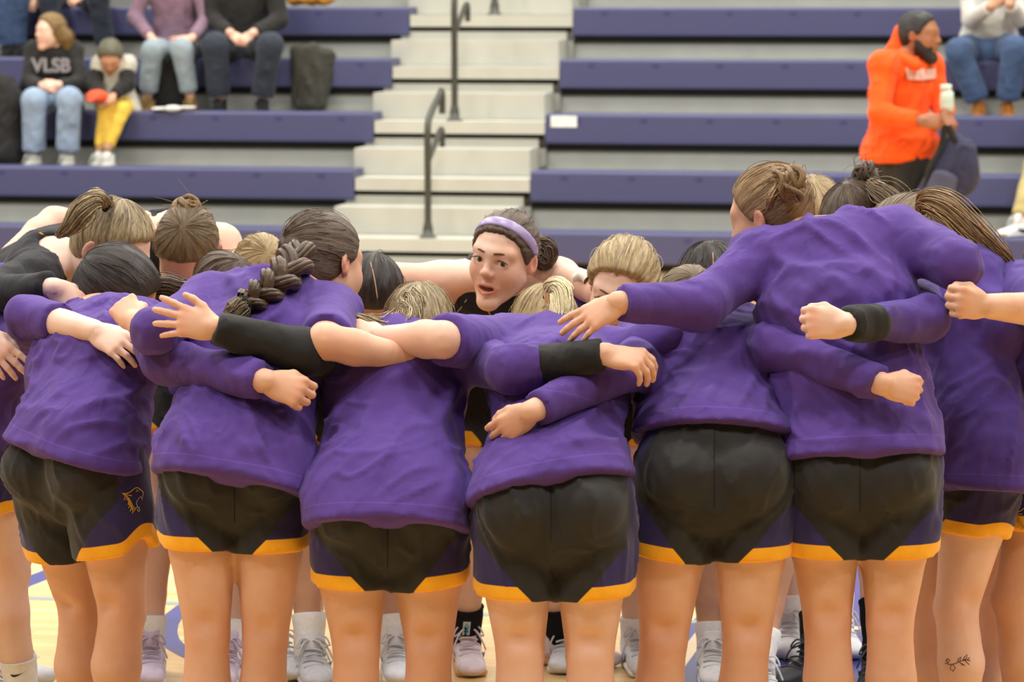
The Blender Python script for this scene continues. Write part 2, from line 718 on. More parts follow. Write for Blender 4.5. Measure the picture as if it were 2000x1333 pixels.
def add_eyes(root, hc, M, gaze, sc):
    la, lo_ = np.meshgrid(np.linspace(.02, math.pi - .02, 13), np.arange(20) * 2 * math.pi / 20, indexing='ij')
    S = np.stack([np.sin(la) * np.cos(lo_), np.sin(la) * np.sin(lo_), np.cos(la)], -1).reshape(-1, 3)
    idx = np.arange(13 * 20).reshape(13, 20)
    nx = np.roll(idx, -1, 1)
    Q = np.stack([idx[:-1], idx[1:], nx[1:], nx[:-1]], -1).reshape(-1, 4)
    g = nrm(gaze)
    for s in (-1, 1):
        c = np.array([s * .0325, .0690, .0075])
        V = (c + S * .0161) * sc
        ang = np.arccos(np.clip(S @ g, -1, 1))
        part('eye', hc + V @ M.T, Q, eye_mat(), root, {'iris': ('FLOAT', ang)})
        # dark lash line and brow
        x = np.linspace(-.0175, .0175, 9)
        up = np.stack([c[0] + x, .0878 - 17 * x ** 2 + 0 * x, c[2] + .0098 - 22 * x ** 2], 1)
        part('eyelash', *tubes((hc + (up * sc) @ M.T)[None], np.full((1, 9), .00135 * sc), 5), plain('lash_brown', '#2c1c14'), root)
        b = np.linspace(0, 1, 9)
        bx = s * (.013 + .036 * b)
        br = np.stack([bx, .0945 - 13 * (np.abs(bx) - .013) ** 2 - .010 * b, .0345 + .0030 * np.sin(b * 3.1) - .004 * b], 1)
        rr = np.interp(b, [0, .3, .8, 1], [.0020, .0029, .0022, .0008]) * sc
        part('eyebrow', *tubes((hc + (br * sc) @ M.T)[None], rr[None], 6), plain('brow_brown', '#5b3f2c', .8), root)


HAIR_C = np.array([0, -.012, .035])
HAIR_R = np.array([.0835, .1025, .0905])


def hair_keep(x, y, z, line=0.0):
    thr1 = .030 + .45 * z - .15 * np.abs(x) + line
    thr2 = .014 + .95 * z + line
    return y - np.minimum(thr1, thr2)


def hair_cap(root, hc, M, sc, tie, mat, line=0.0, frizz=80, vol=1.0, h=.0065, seed=0, name='hair', wave=0.0):
    R = HAIR_R * vol
    pr = [Ell(HAIR_C, R), Ell((0, -.047, -.015), (.062 * vol, .052 * vol, .062), k=.03)]
    V, Q = sdf_mesh(pr, h, .03, fns=[lambda X, Y, Z: hair_keep(X, Y, Z, line) * .9, lambda X, Y, Z: -(Z + .074) + 0 * X + 0 * Y], smooth=2)
    t = nrm(tie)
    u = nrm(np.cross(t, [.3, .1, .9]))
    v = np.cross(t, u)

    def attr(W, az=None):
        d = W - HAIR_C
        d = d / np.linalg.norm(d, axis=1, keepdims=True)
        th = np.arccos(np.clip(d @ t, -1, 1))
        a = np.arctan2(d @ v, d @ u)
        return np.stack([np.cos(a) * 1.6 + seed * 3.1, np.sin(a) * 1.6, th * .18], 1), a, th
    A, a, th = attr(V)
    N = vnormals(V, Q)
    lumps = vnoise(np.stack([np.cos(a) * 6, np.sin(a) * 6, th * 1.2], 1), seed + 3)
    V = V + N * ((.0022 + wave) * lumps * np.clip(th * 2, 0, 1))[:, None]
    o = part(name, hc + (V * sc) @ M.T, Q, mat, root, {'strand': ('FLOAT_VECTOR', A)})
    # single strands lying on the cap
    rng = np.random.default_rng(seed + 50)
    S, Npt = frizz, 9
    az = rng.uniform(0, 2 * math.pi, S)
    t1 = rng.uniform(.9, 2.2, S)
    t0 = np.maximum(.10, t1 - rng.uniform(.5, 1.6, S))
    s_ = np.linspace(0, 1, Npt)
    th = t1[:, None] + (t0 - t1)[:, None] * s_
    azz = az[:, None] + rng.normal(0, .10, (S, 1)) * np.sin(s_ * 3)
    D = np.sin(th)[..., None] * (np.cos(azz)[..., None] * u + np.sin(azz)[..., None] * v) + np.cos(th)[..., None] * t
    rad = 1 / np.sqrt(((D / R) ** 2).sum(-1))
    lift = 1.006 + rng.exponential(.014, (S, 1)) * np.sin(s_ * math.pi) ** .7 * 1.6
    P = HAIR_C + D * (rad * lift)[..., None]
    ok = (hair_keep(P[..., 0], P[..., 1], P[..., 2], line) < .004).all(1) & (P[..., 2] > -.07).all(1)
    P = P[ok]
    if len(P):
        at_ = np.stack([np.cos(azz) * 1.6 + seed * 3.1, np.sin(azz) * 1.6, th * .18], -1)[ok]
        rr = np.full(P.shape[:2], .0008) * sc * np.array([.4] + [1] * (Npt - 2) + [.4])
        part_lines('hair_strands', hc + (P * sc) @ M.T, rr, mat, o, 3, at_)['kind'] = 'stuff'
    return o


def lock(root, pts, rad, mat, n=26, strands=70, name='ponytail', seed=0, spread=1.0, fly=.25, flat=None):
    """a bundle of hair along a curve: core plus many single strands"""
    rng = np.random.default_rng(seed + 7)
    C = spline(pts, n)
    s_ = np.linspace(0, 1, n)
    r = np.interp(s_, np.linspace(0, 1, len(rad)), rad)
    T = np.gradient(C, axis=0)
    T /= np.linalg.norm(T, axis=1, keepdims=True)
    n1 = np.cross(T, [.2, .9, .35])
    n1 /= np.linalg.norm(n1, axis=1, keepdims=True)
    n2 = np.cross(T, n1)
    S = int(strands * 1.7)
    a0 = rng.uniform(0, 2 * math.pi, S)
    q = np.sqrt(rng.uniform(.35, 1, S))
    tw = rng.normal(0, .5, S)
    a = a0[:, None] + tw[:, None] * s_
    ext = 1 + (rng.exponential(fly, S) * (rng.random(S) < .35))[:, None] * np.sin(s_ * math.pi * .9)
    rr = q[:, None] * ext * r[None] * spread
    P = C[None] + rr[..., None] * (np.cos(a)[..., None] * n1 + np.sin(a)[..., None] * n2)
    wob = np.cumsum(rng.normal(0, .0004, (S, n, 3)), 1)
    P = P + wob
    # strands end at different lengths
    SR = np.full((S, n), .0015) * np.clip((1.06 - s_) * 4, .25, 1)
    SR *= rng.uniform(.6, 1.3, (S, 1))
    at1 = np.stack([np.cos(a) * 1.6 + seed, np.sin(a) * 1.6, np.broadcast_to(s_ * .5, a.shape)], -1)
    V1, Q1 = tubes(P, SR, 4)
    A1 = np.repeat(at1.reshape(-1, 3), 4, 0)
    # core
    sides = 14
    ang = np.arange(sides) * 2 * math.pi / sides
    core = C[:, None] + (r * .9)[:, None, None] * (np.cos(ang)[None, :, None] * n1[:, None] + np.sin(ang)[None, :, None] * n2[:, None])
    rad_n = 1 + .10 * np.sin(ang * 5 + seed)[None, :, None]
    core = C[:, None] + (core - C[:, None]) * rad_n
    idx = np.arange(n * sides).reshape(n, sides)
    nx = np.roll(idx, -1, 1)
    Q2 = np.stack([idx[:-1], nx[:-1], nx[1:], idx[1:]], -1).reshape(-1, 4)
    A2 = np.stack([np.broadcast_to(np.cos(ang) * 1.6 + seed, (n, sides)), np.broadcast_to(np.sin(ang) * 1.6, (n, sides)),
                   np.broadcast_to((s_ * .5)[:, None], (n, sides))], -1).reshape(-1, 3)
    V, Q = join_vq([(core.reshape(-1, 3), Q2), (V1, Q1)])
    return part(name, V, Q, mat, root, {'strand': ('FLOAT_VECTOR', np.concatenate([A2, A1]))})


def bun(root, c, r, mat, seed=0, coils=7, loose=14):
    coils = int(coils * 3)
    rng = np.random.default_rng(seed + 90)
    Ps, Rs, At = [], [], []
    n = 40
    s_ = np.linspace(0, 2 * math.pi, n)
    for j in range(coils):
        ax = nrm(rng.normal(size=3) + np.array([0, -.6, .5]))
        u = nrm(np.cross(ax, rng.normal(size=3)))
        v = np.cross(ax, u)
        rr = r * rng.uniform(.35, .85)
        off = rng.normal(0, r * .18, 3)
        P = c + off + rr * (np.cos(s_)[:, None] * u + np.sin(s_)[:, None] * v) + ax * (r * .25 * np.sin(2 * s_ + j))[:, None]
        Ps.append(P)
        Rs.append(np.full(n, r * rng.uniform(.10, .22)))
        At.append(np.stack([np.full(n, j * .7), s_ * .1, np.full(n, seed)], 1))
    V1, Q1 = tubes(np.array(Ps), np.array(Rs), 9)
    # strand attribute varies round each coil
    an = np.tile(np.arange(9) * 2 * math.pi / 9, coils * n)
    A1 = np.repeat(np.array(At).reshape(-1, 3), 9, 0)
    A1[:, 0] += np.cos(an) * .9
    A1[:, 1] += np.sin(an) * .9
    V2, Q2 = sdf_mesh([Ell(c, r * .72)], r / 8, .01)
    A2 = (V2 - c) / r
    fl, fr, fa = [], [], []
    for j in range(loose):
        d = nrm(rng.normal(size=3))
        p0 = c + d * r * .8
        p1 = c + d * r * rng.uniform(1.1, 1.7) + rng.normal(0, r * .25, 3)
        p2 = p1 + rng.normal(0, r * .5, 3)
        fl.append(spline([p0, p1, p2], 8))
        fr.append(np.linspace(.0011, .0004, 8))
        fa.append(np.zeros((8, 3)) + rng.normal(size=3))
    V3, Q3 = tubes(np.array(fl), np.array(fr), 3)
    A3 = np.repeat(np.array(fa).reshape(-1, 3), 3, 0)
    V, Q = join_vq([(V1, Q1), (V2, Q2), (V3, Q3)])
    return part('hair_bun', V, Q, mat, root, {'strand': ('FLOAT_VECTOR', np.concatenate([A1, A2, A3]))})


def hair_tie(root, c, d, r, mat, name='hair_tie'):
    d = nrm(d)
    u = nrm(np.cross(d, [.3, .2, .9]))
    v = np.cross(d, u)
    s_ = np.linspace(0, 2 * math.pi, 25)
    P = c + r * (np.cos(s_)[:, None] * u + np.sin(s_)[:, None] * v)
    V, Q = tubes(np.stack([P, P + d * .004]), np.full((2, 25), .0045), 7)
    return part(name, V, Q, mat, root)


# ------------------------------------------------------------------ hands
POSE = {'flat': ((6, 12, 8), 7), 'spread': ((4, 10, 6), 13), 'relax': ((18, 30, 20), 5), 'droop': ((48, 28, 18), 4),
        'grip': ((48, 78, 45), 2), 'fist': ((72, 95, 55), 0)}
FL = ((.0315, .068), (.0105, .076), (-.0110, .071), (-.0305, .056))


def hand_mesh(W, d, n, thumb, pose, arm_dir, sc=1.0, h=.0042):
    """local frame: x = thumb side, y = towards fingers, z = back of hand"""
    d = nrm(d)
    n = np.asarray(n, float)
    n = nrm(n - d * n.dot(d))
    t = np.cross(d, n) * thumb
    M = np.stack([t, d, n], 1)
    (c1, c2, c3), spr = POSE[pose]
    fist = pose in ('fist', 'grip')
    pr = [Cone((0, .0, 0), (0, .078, 0), (.027, .017), (.040, .0135), S=(1, 0, 0), k=.012),
          Ell((.022, .035, -.008), (.016, .030, .013), k=.014), Ell((-.026, .035, -.006), (.012, .034, .012), k=.012)]
    al = M.T @ np.asarray(arm_dir)
    pr.append(Cone(-al * .07, (0, .004, 0), .0305, (.0265), k=.012))
    nails, knk = [], []
    for j, (x, L) in enumerate(FL):
        y0 = .086 - .0035 * (j - 1) ** 2 * .6
        p = np.array([x, y0, .001])
        r = (.0102, .0106, .0101, .0088)[j]
        pr.append(Cone((x * .55, .035, 0), p, r * 1.15, r * 1.08, k=.009))
        knk.append(p + [0, -.004, .008])
        sp = math.radians((1.4 - j) * spr * .75)
        ang = 0.0
        jit = (j - 1.5) * (3 if fist else 5)
        for q, (cc, fl) in enumerate(((c1 + jit, .46), (c2, .30), (c3, .24))):
            ang += math.radians(cc)
            dv = np.array([math.sin(sp) * math.cos(ang), math.cos(sp) * math.cos(ang), -math.sin(ang)])
            p2 = p + dv * L * fl
            pr.append(Cone(p, p2, r, r * .92, k=.0035))
            p, r = p2, r * .92
            if q == 2:
                nv = np.array([math.sin(sp) * math.sin(ang), math.cos(sp) * math.sin(ang), math.cos(ang)])
                nails.append(p + nv * r * .95 + dv * .0005)
    if fist:
        tp = [(.024, .022, -.004), (.043, .048, -.016), (.040, .078, -.030), (.020, .092, -.036)]
    elif pose == 'spread':
        tp = [(.024, .018, -.004), (.047, .042, -.004), (.060, .070, -.002), (.066, .092, 0)]
    else:
        tp = [(.024, .020, -.006), (.041, .048, -.014), (.046, .078, -.018), (.044, .100, -.020)]
    tr = (.0125, .0112, .0098, .0085)
    for q in range(3):
        pr.append(Cone(tp[q], tp[q + 1], tr[q], tr[q + 1], k=.006 if q else .014))
    nails.append(np.array(tp[3]) + [0, 0, .008])
    back = -al * .045
    V, Q = sdf_mesh(pr, h, .008, cuts=[(back, -al)], smooth=1)
    T = np.ones((len(V), 4))
    for p in nails:
        g = np.exp(-((np.linalg.norm(V - p, axis=1) / .0065) ** 4))
        T[:, 0] *= 1 + .05 * g
        T[:, 1] *= 1 + .04 * g
        T[:, 2] *= 1 + .16 * g
    for p in knk:
        g = np.exp(-((np.linalg.norm(V - p, axis=1) / .014) ** 2))
        T[:, 1] *= 1 - .13 * g
        T[:, 2] *= 1 - .16 * g
    g = np.clip((V[:, 1] - .08) / .06, 0, 1)
    T[:, 1] *= 1 - .07 * g
    T[:, 2] *= 1 - .07 * g
    return np.asarray(W) + (V * sc) @ M.T, Q, T


# ------------------------------------------------------------------ shoes and socks
def make_shoe_meshes(style, upper, sole, lace, accent):
    pr = [Ell((0, -.045, -.05), (.034, .036, .046), k=.02), Cone((0, -.03, -.045), (0, .11, -.070), (.036, .040), (.043, .024), S=(1, 0, 0), k=.02),
          Ell((0, .150, -.074), (.043, .050, .024), k=.02), Cone((0, -.012, -.05), (0, -.018, .018), (.040, .046), (.043, .050), S=(1, 0, 0), k=.015)]
    V, Q = sdf_mesh(pr, .0065, .02, subs=[Cone((0, -.018, .0), (0, -.02, .05), (.034, .041), (.036, .043), S=(1, 0, 0), k=.003)],
                    cuts=[((0, 0, -.092), (0, 0, -1)), ((0, 0, .014), (0, .25, .97))], smooth=1)
    up = mesh_from('shoe_upper', V, Q)
    up.materials.append(plain('shoe_upper_' + style, upper, .6, .4, .10, 40, bump=.25))
    V, Q = sdf_mesh([Cone((0, -.055, -.088), (0, .155, -.088), (.041, .020), (.047, .018), S=(1, 0, 0))], .0065, .01,
                    cuts=[((0, 0, -.099), (0, 0, -1)), ((0, 0, -.074), (0, -.05, 1))], smooth=0)
    so = mesh_from('sole', V, Q)
    so.materials.append(plain('shoe_sole_' + style, sole, .7, .3))
    Ps = []
    for i in range(6):
        y = .035 + i * .017
        z = -.003 - i * .0115
        x = np.linspace(-1, 1, 7)
        Ps.append(np.stack([x * (.026 + .001 * i), y + .006 * x * (-1) ** i, z + .006 * (1 - x ** 2)], 1))
    V1, Q1 = tubes(np.array(Ps), np.full((6, 7), .0032), 5)
    bow = [spline([(0, .030, .012), (s * .03, .045, .020), (s * .042, .055, -.005), (s * .01, .034, .012)], 12) for s in (-1, 1)]
    bow += [spline([(0, .030, .012), (s * .02, .055, .012), (s * .036, .07, -.012), (s * .048, .075, -.04)], 12) for s in (-1, 1)]
    V2, Q2 = tubes(np.array(bow), np.full((4, 12), .0028), 5)
    V, Q = join_vq([(V1, Q1), (V2, Q2)])
    la = mesh_from('laces', V, Q)
    la.materials.append(plain('shoe_lace_' + style, lace, .7))
    V, Q = sdf_mesh([Cone((0, .045, -.03), (0, .022, .032), (.024, .008), (.029, .008), S=(1, 0, 0))], .005, .01, smooth=1)
    to = mesh_from('tongue', V, Q)
    to.materials.append(plain('shoe_tongue_' + style, upper, .7))
    x = np.linspace(0, 1, 14)
    sw = []
    for s in (-1, 1):
        yy = -.035 + .13 * x
        zt = -.050 + .0 * x - .020 * np.sin(x * 3.1) + .030 * np.maximum(0, x - .45)
        hw = .011 * np.sin(np.clip(x * 1.15, 0, 1) * math.pi) ** .8 + .001
        xs = s * np.interp(yy, [-.05, 0, .05, .1, .14], [.037, .041, .0425, .0455, .046])
        P = np.concatenate([np.stack([xs, yy, zt + hw], 1), np.stack([xs * 1.01, yy, zt - hw], 1)])
        q = np.array([[i, i + 1, 15 + i, 14 + i] for i in range(13)])
        sw.append((P, q))
    V, Q = join_vq(sw)
    sp = mesh_from('side_panel', V, Q)
    sp.materials.append(plain('shoe_accent_' + style, accent, .6))
    return dict(shoe=up, sole=so, laces=la, tongue=to, side_panel=sp)


SHOES = {}


def put_shoe(root, ankle, toe, style):
    if style not in SHOES:
        SHOES[style] = make_shoe_meshes(style, *SHOE_STYLES[style])
    y = nrm([toe[0], toe[1], 0])
    x = np.cross(y, UZ)
    M = Matrix([[x[0], y[0], 0, ankle[0]], [x[1], y[1], 0, ankle[1]], [x[2], y[2], 1, .1], [0, 0, 0, 1]])
    b = base_of(root)
    up = bpy.data.objects.new('shoe', SHOES[style]['shoe'])
    COL.objects.link(up)
    up.parent = root
    up.matrix_local = Matrix.Translation(Vector(-b)) @ M
    for k in ('sole', 'laces', 'tongue', 'side_panel'):
        c = bpy.data.objects.new(k, SHOES[style][k])
        COL.objects.link(c)
        c.parent = up
    return up


SHOE_STYLES = {'white': ('#d9dbe0', '#e6e6e4', '#cfcfd2', '#aeb9c2'), 'lavender': ('#cfc3d6', '#d9d0dd', '#c3b4cc', '#b9a6c8'),
               'black': ('#24232a', '#2b2b30', '#3a3a40', '#8d8d92'), 'blackwhite': ('#e3e3e2', '#dedede', '#d0d0d0', '#17171a'),
               'pinkwhite': ('#dccdd3', '#d1a06d', '#cdbfc6', '#c0b0ba'), 'tan': ('#9d7a45', '#6f5530', '#7a5c30', '#8a6b3c'),
               'cream': ('#cfcfc6', '#d6d08a', '#c8c8c0', '#b8b878'), 'dark': ('#202022', '#2a2a2c', '#2c2c2e', '#2a2a2c'),
               'orange': ('#b5742a', '#8a5a22', '#a06a2a', '#9a6424'), 'whiteplain': ('#d9d9cf', '#dcdcd2', '#d0d0c6', '#c8c8be')}


def sock(root, ank, knee, top, mat, r0=.040, r1=.0535, name='sock'):
    ax = nrm(knee - ank)
    s_ = np.array([-.035, -.01, .02, .05, .08, .11, .14, .17])
    s_ = s_[s_ < top - .01]
    s_ = np.append(s_, [top - .004, top, top - .001])
    r = np.interp(s_, [-.035, .02, .17], [r0 * 1.05, r0, r1])
    r = r + .0012 * np.sin(np.arange(len(s_)) * 2.2)
    r[-1] -= .006
    P = ank + ax * s_[:, None]
    V, Q = tubes(P[None], r[None], 24)
    return part(name, V, Q, mat, root)


def cam_decal(name, polys, target, parent, mat, off=.0016, width=None):
    """flat print or stitching lying on the surface of target; polys are outlines traced over that surface"""
    me = target.data
    M = np.array(target.matrix_world) if target.parent is None else None
    b = base_of(target.parent) if target.parent else np.zeros(3)
    V = np.empty(len(me.vertices) * 3, np.float32)
    me.vertices.foreach_get('co', V)
    V = V.reshape(-1, 3) + b
    bvh = BVHTree.FromPolygons([tuple(v) for v in V.tolist()], [tuple(p.vertices) for p in me.polygons])
    items = []
    for poly in polys:
        pts, ok = [], []
        for (x, y) in poly:
            d = nrm(ray(x, y))
            hit = bvh.ray_cast(Vector(C0), Vector(d))
            ok.append(hit[0] is not None)
            pts.append(np.array(hit[0]) + np.array(hit[1]) * (off if np.dot(hit[1], d) < 0 else -off) if hit[0] is not None else None)
        if width is not None:
            run = [p for p in pts if p is not None]
            if len(run) > 1:
                items.append(tubes(np.array(run)[None], np.full((1, len(run)), width), 5))
        elif all(ok):
            n = len(pts)
            V_ = np.array(pts)
            items.append((V_, np.array([[i, i + 1, n - 2 - i, n - 1 - i] for i in range(n // 2 - 1)])))
    if items:
        V, Q = join_vq(items)
        return part(name, V, Q, mat, parent, smooth=False)


# ------------------------------------------------------------------ whole figures
SKIN = {}


def fold_disp(V, N, axis, segs, amp, seed, freq=1.0, wgt=None):
    """soft creases running along the body, finer rings on the sleeves"""
    a = nrm(axis)
    tors = np.full(len(V), 9.0)
    Vp = V - np.outer(V @ a, a) * .88
    a2 = nrm(np.cross(a, [.3, -.8, .5]) + 1.1 * a)
    Vq = V - np.outer(V @ a2, a2) * .82
    n = 1 - np.abs(vnoise(Vp * 17 * freq + seed, seed)) * 2.4
    m_ = 1 - np.abs(vnoise(Vq * 24 * freq - seed, seed + 8)) * 2.6
    n2 = vnoise(Vp * 7 * freq - seed, seed + 5)
    n3 = vnoise(V * 5 + seed * .7, seed + 6)
    disp = amp * (.95 * np.clip(n, 0, 1) ** 1.5 * np.clip(n3 + .65, 0, 1.2) + .7 * np.clip(m_, 0, 1) ** 1.5 * np.clip(.5 - n3, 0, 1) + .6 * n2)
    for (A, B, r, am, fr) in segs:
        d, t = seg_dist(V, A, B)
        wg = np.clip((r * 1.6 - d) / (r * .5), 0, 1)
        ax = nrm(B - A)
        s_ = (V - A) @ ax
        Vr = V - np.outer(s_, ax) * .35
        m = (1 - 2 * np.abs(vnoise(Vr * fr + seed * 2, seed + 9)))
        m *= np.clip(vnoise(V * 9 + seed, seed + 2) + .6, 0, 1)
        disp = disp * (1 - wg) + am * m * wg
    if wgt is not None:
        disp = disp * wgt
    return V + N * disp[:, None]


def arm_point(sh, el, wr, t):
    return sh + (el - sh) * t if t <= 1 else el + (wr - el) * (t - 1)


def person(sp):
    g = lambda k, d=None: sp.get(k, d)
    P3 = g('conv', at)
    hl, hr = [P3(q) for q in sp['hips']]
    kn = [P3(q) for q in sp['knees']]
    an = [P3(q) for q in sp['ank']]
    sh = [P3(q) for q in sp['sh']]
    el = [P3(q) for q in sp['el']]
    wr = [P3(q) for q in sp['wr']]
    hc = P3(sp['head'])
    f = nrm(np.array([g('fd', (0, 1))[0], g('fd', (0, 1))[1], 0]))
    bulk = g('bulk', 1.0)
    hv = g('h', .011)
    skin = g('skin_mat')
    hm = (hl + hr) / 2
    sm = (sh[0] + sh[1]) / 2
    km = (kn[0] + kn[1]) / 2
    zmin = 0 if g('floor') is None else g('floor')
    root = empty('person', (hm[0], hm[1], zmin))
    tag(root, sp['label'], 'person', g('group'))
    a = nrm(sm - hm)
    L = np.linalg.norm(sm - hm)
    Lp, Ls = nrm(hr - hl), nrm(sh[1] - sh[0])
    dv = nrm(-f + a * f.dot(a))
    dn = nrm(-.45 * a + .75 * nrm(km - hm))
    dp = nrm(-f - dn * (-f).dot(dn))
    up_ = -dn
    s0 = hm + up_ * .035
    s1 = hm + a * L * .34 + dv * .020
    s2 = hm + a * L * .68 + dv * .034
    s3 = hm + a * L * .94 + dv * .014
    lat = lambda t: nrm(Lp * (1 - t) + Ls * t)
    arms_on = g('arms', (1, 1))
    hands = g('hands', (None, None))
    Mh = head_frame(sp['F'], sp['U'])
    hs = g('hs', 1.0)
    nb = hc + Mh @ (np.array([0, -.028, -.062]) * hs)      # where the neck meets the skull
    nk0 = s3 + a * .045
    # ---- skin
    w_ = g('tw', 1.0) * bulk
    sk = [Cone(hm + dn * .02, s0, (.135 * bulk, .085), (.13 * bulk, .085), S=Lp), Cone(s0, s1, (.13 * bulk, .085), (.105 * w_, .075), S=lat(.3)),
          Cone(s1, s2, (.105 * w_, .075), (.122 * w_, .088), S=lat(.6)), Cone(s2, s3, (.122 * w_, .088), (.108 * w_, .072), S=lat(.9))]
    for i in (0, 1):
        sk.append(Cone(s3, sh[i], .070 * bulk, .053 * bulk, k=.05))
        sk.append(Cone(nk0 * .5 + nb * .5, sh[i] + a * .01, .032, .034, k=.05))
    sk.append(Cone(nk0, nb, .056 * bulk ** .5, .050, k=.035))
    lr = g('leg_r', 1.0) * bulk
    for i, h_ in enumerate((hl, hr)):
        k_, n_ = kn[i], an[i]
        mid = h_ + (k_ - h_) * .50
        cf = k_ + (n_ - k_) * .30 + dp * .013
        c2 = k_ + (n_ - k_) * .62 + dp * .004
        sk += [Cone(h_, mid, .085 * lr, .0785 * lr, k=.008), Cone(mid, k_, .0785 * lr, .0525 * lr, k=.008),
               Cone(k_, cf, .0505 * lr, .0560 * lr, k=.012), Cone(cf, c2, .0560 * lr, .043 * lr, k=.012), Cone(c2, n_, .043 * lr, .033, k=.012)]
        if not g('pants'):
            # the knee: crease hollow behind, kneecap in front
            sk.append(Ell(k_ - dp * .022, (.040 * lr, .040 * lr, .046 * lr), k=.014))
        sk.append(Ell(hm + (h_ - hm) * .80 + dp * .040 + dn * .035, .074 * bulk, k=.04))
    armsegs = []
    for i in (0, 1):
        ef = el[i] + (wr[i] - el[i]) * .28
        sv = g('sleeves', (1.9, 1.9))
        cv = .80 if (sv is not None and sv[i] > 1.5) or (g('under', (None, None))[i] or (2,))[0] < 1 else 1.0   # slimmer where a sleeve hides it
        sk += [Cone(sh[i], el[i], .050 * bulk * (.9 if cv < 1 else 1), .040 * bulk * cv, k=.03), Cone(el[i], ef, .039 * bulk * cv, .0405 * bulk * cv, k=.02),
               Cone(ef, wr[i], .0405 * bulk * cv, .0275 * bulk, k=.02)]
    hol = [] if g('pants') else [Ell(kn[i] + dp * .0755 - dn * .008, (.034, .026, .024), k=.022) for i in (0, 1)]
    V0, Q0 = sdf_mesh(sk, hv, .03, smooth=1, subs=hol)
    T0 = np.ones((len(V0), 4))
    for p_ in kn + el:
        gg = np.exp(-(np.linalg.norm(V0 - p_, axis=1) / .075) ** 2)
        T0[:, 1] *= 1 - .09 * gg
        T0[:, 2] *= 1 - .11 * gg
    pieces = [(V0, Q0)]
    tints = [T0]
    # ---- head
    m_open = g('mouth', 0.0)
    pr, subs = head_prims(m_open)
    loc = lambda p: Mh.T @ (p - hc) / hs
    nkd = nrm(loc(nk0) - loc(nb))
    pr.append(Cone(loc(nb), loc(nb) + nkd * .07, .050, .053, k=.03))
    V1, Q1 = sdf_mesh(pr, g('hh', .006), .02, subs=subs, cuts=[(loc(nb) + nkd * .055, nkd)], smooth=1)
    T1 = head_tint(V1, m_open)
    pieces.append((hc + (V1 * hs) @ Mh.T, Q1))
    tints.append(T1)
    if g('brow_lines'):
        pass
    for i in (0, 1):
        if hands[i] is None:
            tip, nb_, th, pose = wr[i] + (wr[i] - el[i]), np.array([0, -.8, .6]), (1, -1)[i], 'relax'
        else:
            tip, nb_, th, pose = hands[i]
            tip = P3(tip)
        V2, Q2, T2 = hand_mesh(wr[i], tip - wr[i], nb_, th, pose, nrm(wr[i] - el[i]), g('hand_s', .91), g('hand_h', .0045))
        pieces.append((V2, Q2))
        tints.append(T2)
    V, Q = join_vq(pieces)
    body = part('body', V, Q, skin, root, {'tint': ('FLOAT_COLOR', np.concatenate(tints))})
    out = dict(root=root, body=body, hc=hc, M=Mh, hs=hs, hm=hm, kn=kn, an=an, sh=sh, el=el, wr=wr, f=f, s3=s3, a=a, nk0=nk0)
    # ---- shirt
    sm_ = g('shirt_mat')
    if sm_ is not None:
        ease = g('ease', .016)
        hd, tilt = g('hem', .10), -g('tilt', 0.0)
        hemP = hm + dn * hd
        hemN = nrm(dn + Lp * tilt)
        W_ = lambda ww, dd, e=0: (ww * bulk + ease + e, dd * bulk + ease + e)
        cut = [(hemP, hemN)]
        far = hm + dn * (max(hd, 0) + .05) + dp * .024
        tw_ = g('tw', 1.0)
        st = [Cone(s0, far, W_(.158, .108), W_(.168, .128, .010), S=Lp, cuts=cut, k=.05),
              Cone(s0, s1, W_(.155, .108), W_(.122 * tw_, .090), S=lat(.3), k=.05, cuts=cut),
              Cone(s1, s2, W_(.122 * tw_, .090), W_(.134 * tw_, .100), S=lat(.6), k=.05, cuts=cut),
              Cone(s2, s3, W_(.134 * tw_, .100), W_(.114 * tw_, .078), S=lat(.9), k=.05)]
        for i, h_ in enumerate((hl, hr)):
            e_ = Ell(hm + (h_ - hm) * .80 + dp * .048 + dn * .03, .083 * bulk + ease, k=.06)
            if hd > -.06:
                st.append(Cone(e_.C, e_.C + dn * .05, e_.r[0], e_.r[0], cuts=cut, k=.06))
        segs = []
        sl = g('sleeves', (1.9, 1.9))
        if sl is not None:
            for i in (0, 1):
                st.append(Cone(s3, sh[i], .078 * bulk, .060 * bulk + ease * .5, k=.05))
                st.append(Cone(nk0 * .6 + nb * .4, sh[i], .028, .040, k=.05))
                if g('collar', 1):
                    pass
                e = sl[i]
                if e <= 1:
                    ep = arm_point(sh[i], el[i], wr[i], e)
                    ax = nrm(el[i] - sh[i])
                    st.append(Cone(sh[i], ep + ax * .03, .060 * bulk + ease * .4, .058 * bulk, cuts=[(ep, ax)], k=.03))
                    segs.append((sh[i], ep, .06, .004, 22))
                else:
                    ep = arm_point(sh[i], el[i], wr[i], e)
                    ax = nrm(wr[i] - el[i])
                    st.append(Cone(sh[i], el[i], .057 * bulk + ease * .3, .0505 * bulk, k=.03))
                    st.append(Cone(el[i], ep + ax * .03, .0500 * bulk, (.050 if e < 1.5 else .040) * bulk, cuts=[(ep, ax)], k=.03))
                    segs.append((sh[i], el[i], .06, .0065, 20))
                    segs.append((el[i], ep, .052, .007, 22))
        else:
            # sleeveless: two broad straps over the shoulders
            for i in (0, 1):
                q = s3 + (sh[i] - s3) * .52 + a * .035
                st.append(Cone(s3 - dv * .03, q, (.035, .05), (.028, .045), S=Ls, k=.03))
                st.append(Cone(s3 - dv * .02, s3 + (sh[i] - s3) * .40 - dv * .02, .086 * bulk, .072 * bulk, k=.03))
        subs_ = [Cone(nk0 + a * .024, nb + (nb - nk0) * .4, .055, .066, k=.012)]
        V, Q = sdf_mesh(st, g('hs_', .009), .035, subs=subs_, smooth=1)
        N = vnormals(V, Q)
